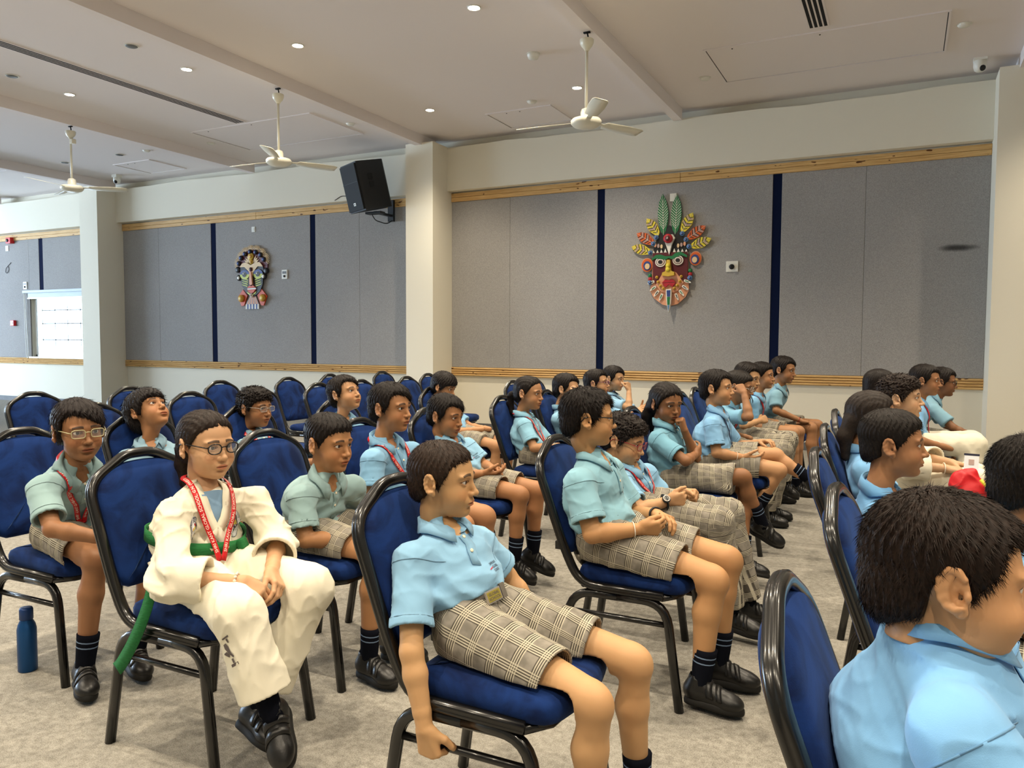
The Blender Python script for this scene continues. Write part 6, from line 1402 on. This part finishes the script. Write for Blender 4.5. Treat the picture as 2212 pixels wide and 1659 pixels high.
p29 = person('P29', 'person in grey blue polo and dark glasses leaning forward, straight arms on the knees', (.1, 7.1), (.275, 7.05, .985), yaw=0, pitch=-6, lod=2, hair='side', hairc=HK, skin=(138, 88, 58), topc=(132, 172, 192), glasses=('fr_black', 'oval'), J=dict(pel=(.02, 7.1, .55), neck=(.225, 7.06, .845), rs=(.215, 6.92, .775), re=(.35, 6.86, .645), rw=(.50, 6.86, .56), lw=(.5, 7.2, .56), rk=(.42, 7.0, .53)))
# ------------------------------------------------------------------ worn and held details
def dec(pr, Fd, an, xd, yd, poly, mat, par, off=.0014, name='embroidery', faces=None):
    P = np.array([an + xd * x + yd * y for x, y in poly]); P = Fd.project(P, off, 3)
    return pr['part'](name, P, faces or [tuple(range(len(poly)))], mat, par, False)
def dtxt(pr, Fd, an, xd, yd, s, cx, cy, size, mat, par, rot=0, off=.0022):
    v, f = text_mesh(s); c, q = math.cos(rot), math.sin(rot); v = v * size; P = [(cx + x * c - y * q, cy + x * q + y * c) for x, y in v]; return dec(pr, Fd, an, xd, yd, P, mat, par, off, 'lettering', f)
def grid_disc(rx, ry, n=20, m=4):
    P = [(0, 0)]; F = []
    for j in range(1, m + 1): P += [(rx * j / m * math.cos(2 * math.pi * i / n), ry * j / m * math.sin(2 * math.pi * i / n)) for i in range(n)]
    for i in range(n): F.append((0, 1 + i, 1 + (i + 1) % n))
    for j in range(m - 1):
        for i in range(n): a = 1 + j * n; k = (i + 1) % n; F.append((a + i, a + n + i, a + n + k, a + k))
    return P, F
def ring2(rx, ry, w, n=28):
    P = [((rx) * math.cos(2 * math.pi * i / n), ry * math.sin(2 * math.pi * i / n)) for i in range(n)] + [((rx - w) * math.cos(2 * math.pi * i / n), (ry - w) * math.sin(2 * math.pi * i / n)) for i in range(n)]
    return P, [(i, (i + 1) % n, n + (i + 1) % n, n + i) for i in range(n)]
def tang(pr, Fd, p): an = Fd.project(p, 0, 8)[0]; g = Fd.grad(an)[0]; xd = unit(np.cross(pr['spine'], g)); return an, xd, np.cross(g, xd)
def gi_details(pr, belt=True):
    S, nk, sp, fu, Lt, C, pel, part, top = (pr[k] for k in ('S', 'nk', 'spine', 'fu', 'Lt', 'C', 'pel', 'part', 'shirt'))
    # blue shirt in the open neck, then the two lapels
    V = []; F = []
    for i in range(7):
        for j in range(7): t = i / 6; u = (j / 6 - .5) * (1 - t) * .098; V.append(C + fu * (.062 + .03 * t) - sp * (.022 + .105 * t) + Lt * u)
    P = S.project(np.array(V), .0055, 5); F = [(i * 7 + j, i * 7 + j + 1, i * 7 + j + 8, i * 7 + j + 7) for i in range(6) for j in range(6)]
    part('undershirt', P, F, 'polo', top, color=srgb(122, 152, 180))
    for s in (-1, 1):
        ctrl = [C - fu * .055 + sp * .035, C + Lt * s * .056 + sp * .030, C + Lt * s * .052 + fu * .050 - sp * .012, nk - sp * .10 + Lt * s * .022 + fu * .1, nk - sp * .17 - Lt * s * .035 + fu * .12, nk - sp * .235 - Lt * s * .07 + fu * .11]
        pts = catmull(ctrl, 22); tt = np.linspace(0, 1, 22); pr_ = S.project(pts, .005 + .002 * (s > 0), 4); pts = np.where((tt > .14)[:, None], pr_, pts)[:19]; tt = tt[:19]; nr = S.grad(pts); nr[tt < .14] = -fu
        v, f = ribbon(pts, nr, .036, .003); part('lapel', v, f, 'gi', top)
    if not belt: return
    wc = pel + sp * .115; n = 44; ring = [wc + Lt * .20 * math.sin(t) + fu * .17 * math.cos(t) - sp * .012 * math.cos(t) for t in np.linspace(0, 2 * math.pi, n, endpoint=False)]
    S0 = S; S = pr['T']; P = S.project(np.array(ring), .011, 7)
    for _ in range(3): P = (np.roll(P, 1, 0) + 2 * P + np.roll(P, -1, 0)) / 4
    d = S.at(P); P = np.where((d < .010)[:, None], S.project(P, .011, 3), P); g = S.grad(P); S = S0; V = []; F = []
    for p, q in zip(P, g): V += [p - sp * .019, p + sp * .019, p + sp * .019 + q * .004, p - sp * .019 + q * .004]
    for i in range(n):
        k = (i + 1) % n
        for a in range(4): b = (a + 1) % 4; F.append((i * 4 + a, i * 4 + b, k * 4 + b, k * 4 + a))
    bo = part('belt', np.array(V), F, 'belt')
    fr = P[4]; g = np.roll(g, -4, 0); kn = MB().box(-.022, .022, -.018, .018, -.012, .012, .006); M4 = Matrix.Translation(Vector(fr + g[0] * .012)) @ Vector(g[0]).to_track_quat('Z', 'Y').to_matrix().to_4x4(); part('belt_knot', [tuple(M4 @ Vector(v)) for v in kn.V], kn.F, 'belt', bo)
    tl = catmull([fr + g[0] * .010 + Lt * .01, fr + g[0] * .022 - sp * .04 + Lt * .02, fr + g[0] * .032 - sp * .085 + Lt * .022, fr + g[0] * .055 - sp * .115 + Lt * .02], 10)
    v, f = ribbon(tl, np.tile(g[0], (10, 1)), .036, .004); part('belt_end', v, f, 'belt', bo)
    tl = catmull([(-2.055, 1.625, .60), (-2.02, 1.595, .545), (-2.03, 1.578, .47), (-2.075, 1.572, .38), (-2.135, 1.575, .30), (-2.16, 1.575, .275)], 18)
    nm = np.tile(unit(V3(.25, -1, .1)), (18, 1)); v, f = ribbon(tl, nm, np.linspace(.032, .042, 18), .004); part('belt_end', v, f, 'belt', bo)
    # round badge on the right of the chest
    an, xd, yd = tang(pr, S, nk - sp * .115 - Lt * .078 + fu * .12)
    p_, f_ = grid_disc(.041, .041); bd = dec(pr, S, an, xd, yd, p_, 'card', top, .0012, 'badge', f_)
    for r in (.0405, .029): p_, f_ = ring2(r, r, .0016); dec(pr, S, an, xd, yd, p_, 'ink', bd, .002, 'badge_ring', f_)
    st = 'TAEKWON-DO ASSOCIATION'
    for i, c in enumerate(st):
        if c == ' ': continue
        a = math.radians(205 - i * 230 / (len(st) - 1)); dtxt(pr, S, an, xd, yd, c, .0345 * math.cos(a), .0345 * math.sin(a), .0092, 'ink', bd, a - math.pi / 2)
    dtxt(pr, S, an, xd, yd, 'ITF', 0, -.0345, .0105, 'ink', bd)
    for x in (-.019, .019): p_, f_ = grid_disc(.0022, .0022, 8, 1); dec(pr, S, an + xd * x - yd * .0285, xd, yd, p_, 'ink', bd, .0022, 'badge_dot', f_)
    for poly, mt in (([(-.024, .004), (-.012, .010), (-.010, .002), (-.022, -.006)], 'ink_r'), ([(-.004, .020), (.020, .016), (.022, .006), (.004, .012)], 'ink_r'), ([(.012, -.002), (.026, .000), (.022, -.012), (.012, -.010)], 'belt'), ([(-.014, -.012), (.010, -.010), (.004, -.024), (-.006, -.026)], 'ink_g')): dec(pr, S, an, xd, yd, poly, mt, bd, .0018, 'badge_shape')
    for i, x in enumerate((-.015, -.006, .003, .011)): p_, f_ = grid_disc(.0042, .0085, 12, 2); dec(pr, S, an + xd * x + yd * (-.001 + .002 * i), xd, yd, p_, 'p_yellow', bd, .0022, 'badge_shape', f_)
    # shield on the left of the chest
    an, xd, yd = tang(pr, S, nk - sp * .105 + Lt * .078 + fu * .1)
    p_, f_ = grid_disc(.034, .046); bd = dec(pr, S, an, xd, yd, p_, 'card', top, .0012, 'badge', f_)
    p_, f_ = ring2(.0338, .0458, .0012); dec(pr, S, an, xd, yd, p_, 'ink', bd, .002, 'badge_ring', f_)
    p_, f_ = grid_disc(.0205, .031); dec(pr, S, an, xd, yd, p_, 'ink', bd, .0018, 'badge_shape', f_)
    p_, f_ = grid_disc(.0185, .029); dec(pr, S, an, xd, yd, p_, 'ink_g', bd, .0022, 'badge_shape', f_)
    for i in range(3): dec(pr, S, an, xd, yd, [(-.012 + i * .008, -.006), (-.006 + i * .008, -.006), (-.006 + i * .008, .010), (-.012 + i * .008, .010)], 'buckle', bd, .0026, 'badge_shape')
    st = 'INTERNATIONAL TAEKWON-DO'
    for i, c in enumerate(st):
        if c == ' ': continue
        a = math.radians(235 - i * 290 / (len(st) - 1)); dtxt(pr, S, an, xd, yd, c, .0268 * math.cos(a), .0382 * math.sin(a), .0078, 'ink', bd, a - math.pi / 2)
    # grey print on the right trouser leg
    K = pr['K']; u = unit(pr['ra'] - pr['rk']); base = pr['rk'] + u * .10 + V3(.0, -.12, 0); an = K.project(base, 0, 8)[0]; g = K.grad(an)[0]; yd = unit(-u - g * (-u @ g)); xd = np.cross(yd, g)
    for poly in ([(-.004, .044), (.022, .050), (.022, .055), (-.004, .049)], [(.006, .044), (.013, .046), (.014, .034), (.008, .034)], [(-.012, .030), (.0, .034), (.006, .024), (.012, .004), (.018, -.006), (.012, -.010), (.002, .002), (-.012, .018)], [(-.020, .006), (-.004, .010), (.002, -.002), (-.004, -.008), (-.022, .002)], [(.002, -.014), (.010, -.012), (.012, -.026), (.004, -.026)], [(-.006, -.030), (.022, -.024), (.022, -.032), (-.006, -.038)]): dec(pr, K, an, xd, yd, poly, 'ink_g', pr['bo'], .0016, 'leg_print')
gi_details(p3); gi_details(p24, False)
# beads on the right wrist of the karate uniform wearer
e_, w_ = p3['re'], p3['rw']; u_ = unit(w_ - e_); c_ = e_ + (w_ - e_) * .93; a_ = unit(np.cross(u_, V3(0, 0, 1))); b_ = np.cross(u_, a_); bm_ = MB()
for i in range(14):
    q = 2 * math.pi * i / 14; p = c_ + .0255 * (math.cos(q) * a_ + math.sin(q) * b_); bm_.lathe([(.001, -.005), (.0042, -.003), (.005, 0), (.0042, .003), (.001, .005)], 8, tuple(p))
p3['part']('bead_bracelet', bm_.V, bm_.F, 'thread')
bangle(p15, 'r', .86, .0275, .0022, 'thread', 'thread_bracelet'); bangle(p15, 'l', .95, .0265, .004, 'p_black', 'bracelet')
bangle(p1, 'r', .93, .0255, .0016, 'redthread', 'thread_bracelet'); bangle(p18, 'r', .72, .0275, .002, 'thread', 'thread_bracelet'); bangle(p22, 'r', .92, .025, .002, 'redthread', 'thread_bracelet'); bangle(p24, 'r', .95, .027, .003, 'thread', 'bracelet')
wt = bangle(p16, 'r', .86, .0275, .0018, 'watch', 'wrist_watch', .009)
e_, w_ = p16['re'], p16['rw']; u_ = unit(w_ - e_); o_ = V3(.1, -.75, .45); o_ = unit(o_ - u_ * (o_ @ u_)); c_ = e_ + (w_ - e_) * .86 + o_ * .027
M4 = Matrix.Translation(Vector(c_)) @ Vector(o_).to_track_quat('Z', 'Y').to_matrix().to_4x4()
q_ = MB().lathe([(.017, -.004), (.0185, 0), (.0185, .006), (.016, .0075)], 20, (0, 0, 0), 'z', M4); p16['part']('watch_case', q_.V, q_.F, 'watch', wt)
q_ = MB().lathe([(.0162, .0074), (.0155, .0092), (.0115, .0094), (.0110, .0075)], 20, (0, 0, 0), 'z', M4); p16['part']('watch_bezel', q_.V, q_.F, 'fr_silver', wt)
q_ = MB().lathe([(.0108, .0074), (.0105, .0078)], 18, (0, 0, 0), 'z', M4); p16['part']('watch_face', q_.V, q_.F, 'grey', wt)
# belt buckle of the front person
pr = p8; fw = pr['fu']; sp = pr['spine']; an = pr['pel'] + sp * .046 + fw * .112 + pr['Lt'] * -.004; xd = pr['Lt']; yd = unit(np.cross(fw, xd) * 1.0); yd = yd if yd @ sp > 0 else -yd
def plate8(w, h, d0, d1, name, mat, par, c=an): 
    V = [c + xd * a * w + yd * b * h + fw * t for a in (-1, 1) for b in (-1, 1) for t in (d0, d1)]; return pr['part'](name, V, [(0, 1, 3, 2), (4, 6, 7, 5), (0, 4, 5, 1), (2, 3, 7, 6), (0, 2, 6, 4), (1, 5, 7, 3)], mat, par, False)
bk = plate8(.027, .0165, 0, .006, 'buckle', 'fr_silver', pr['root']); plate8(.0235, .0130, .005, .0072, 'buckle_plate', 'buckle', bk)
plate8(.008, .020, -.002, .005, 'belt_loop', 'waist', pr['bo'], an + xd * .046 - fw * .008)
for s_, y_ in (('GLOBAL', .0052), ('SCHOOL', -.006)):
    v, f = text_mesh(s_); P = an + fw * .0078 + xd * (-v[:, :1] * -.0106) + yd * (v[:, 1:] * .0108 + y_)
    pr['part']('lettering', P, f, 'ink_g', bk, False)
# card held by the person in white, red pouch beyond the near profile
M4 = Matrix.Translation((.315, 4.50, .70)) @ Matrix.Rotation(math.radians(-8), 4, 'Z') @ Matrix.Rotation(math.radians(-20), 4, 'X')
ic = tag(MB().box(-.032, .032, -.002, .002, -.042, .042, .001, M4).build('id_card', MT['card']), 'white photo card held in the hands of the person in white', 'card')
MB().box(-.034, .034, -.003, -.0022, .034, .044, 0, M4).build('card_edge', MT['ink'], ic); MB().box(-.012, .012, -.0034, -.0022, -.014, .014, 0, M4).build('card_photo', MT['p_mauve'], ic)
pc = Fld(.005); pc.add(el((.27, 3.78, .655), (.085, .06, .085), frame((1, .2, .3))), 0).add(rc((.22, 3.78, .72), (.27, 3.78, .75), .035, .025), .03)
pc.post(lambda X, Y, Z, D: D - (ridge(X, Y, Z, 45, 3) - .5) * .010)
V_, Q_ = pc.mesh(); po = tag(obj('cloth_pouch', mkmesh('cloth_pouch', V_, Q_), MT['lan']), 'shiny red cloth pouch with yellow edge beside the short sided profile', 'pouch')
MB().tube([(.295, 3.715, .735), (.335, 3.715, .69), (.352, 3.72, .64)], .007, 6).build('yellow_edge', MT['p_yellow'], po, True)
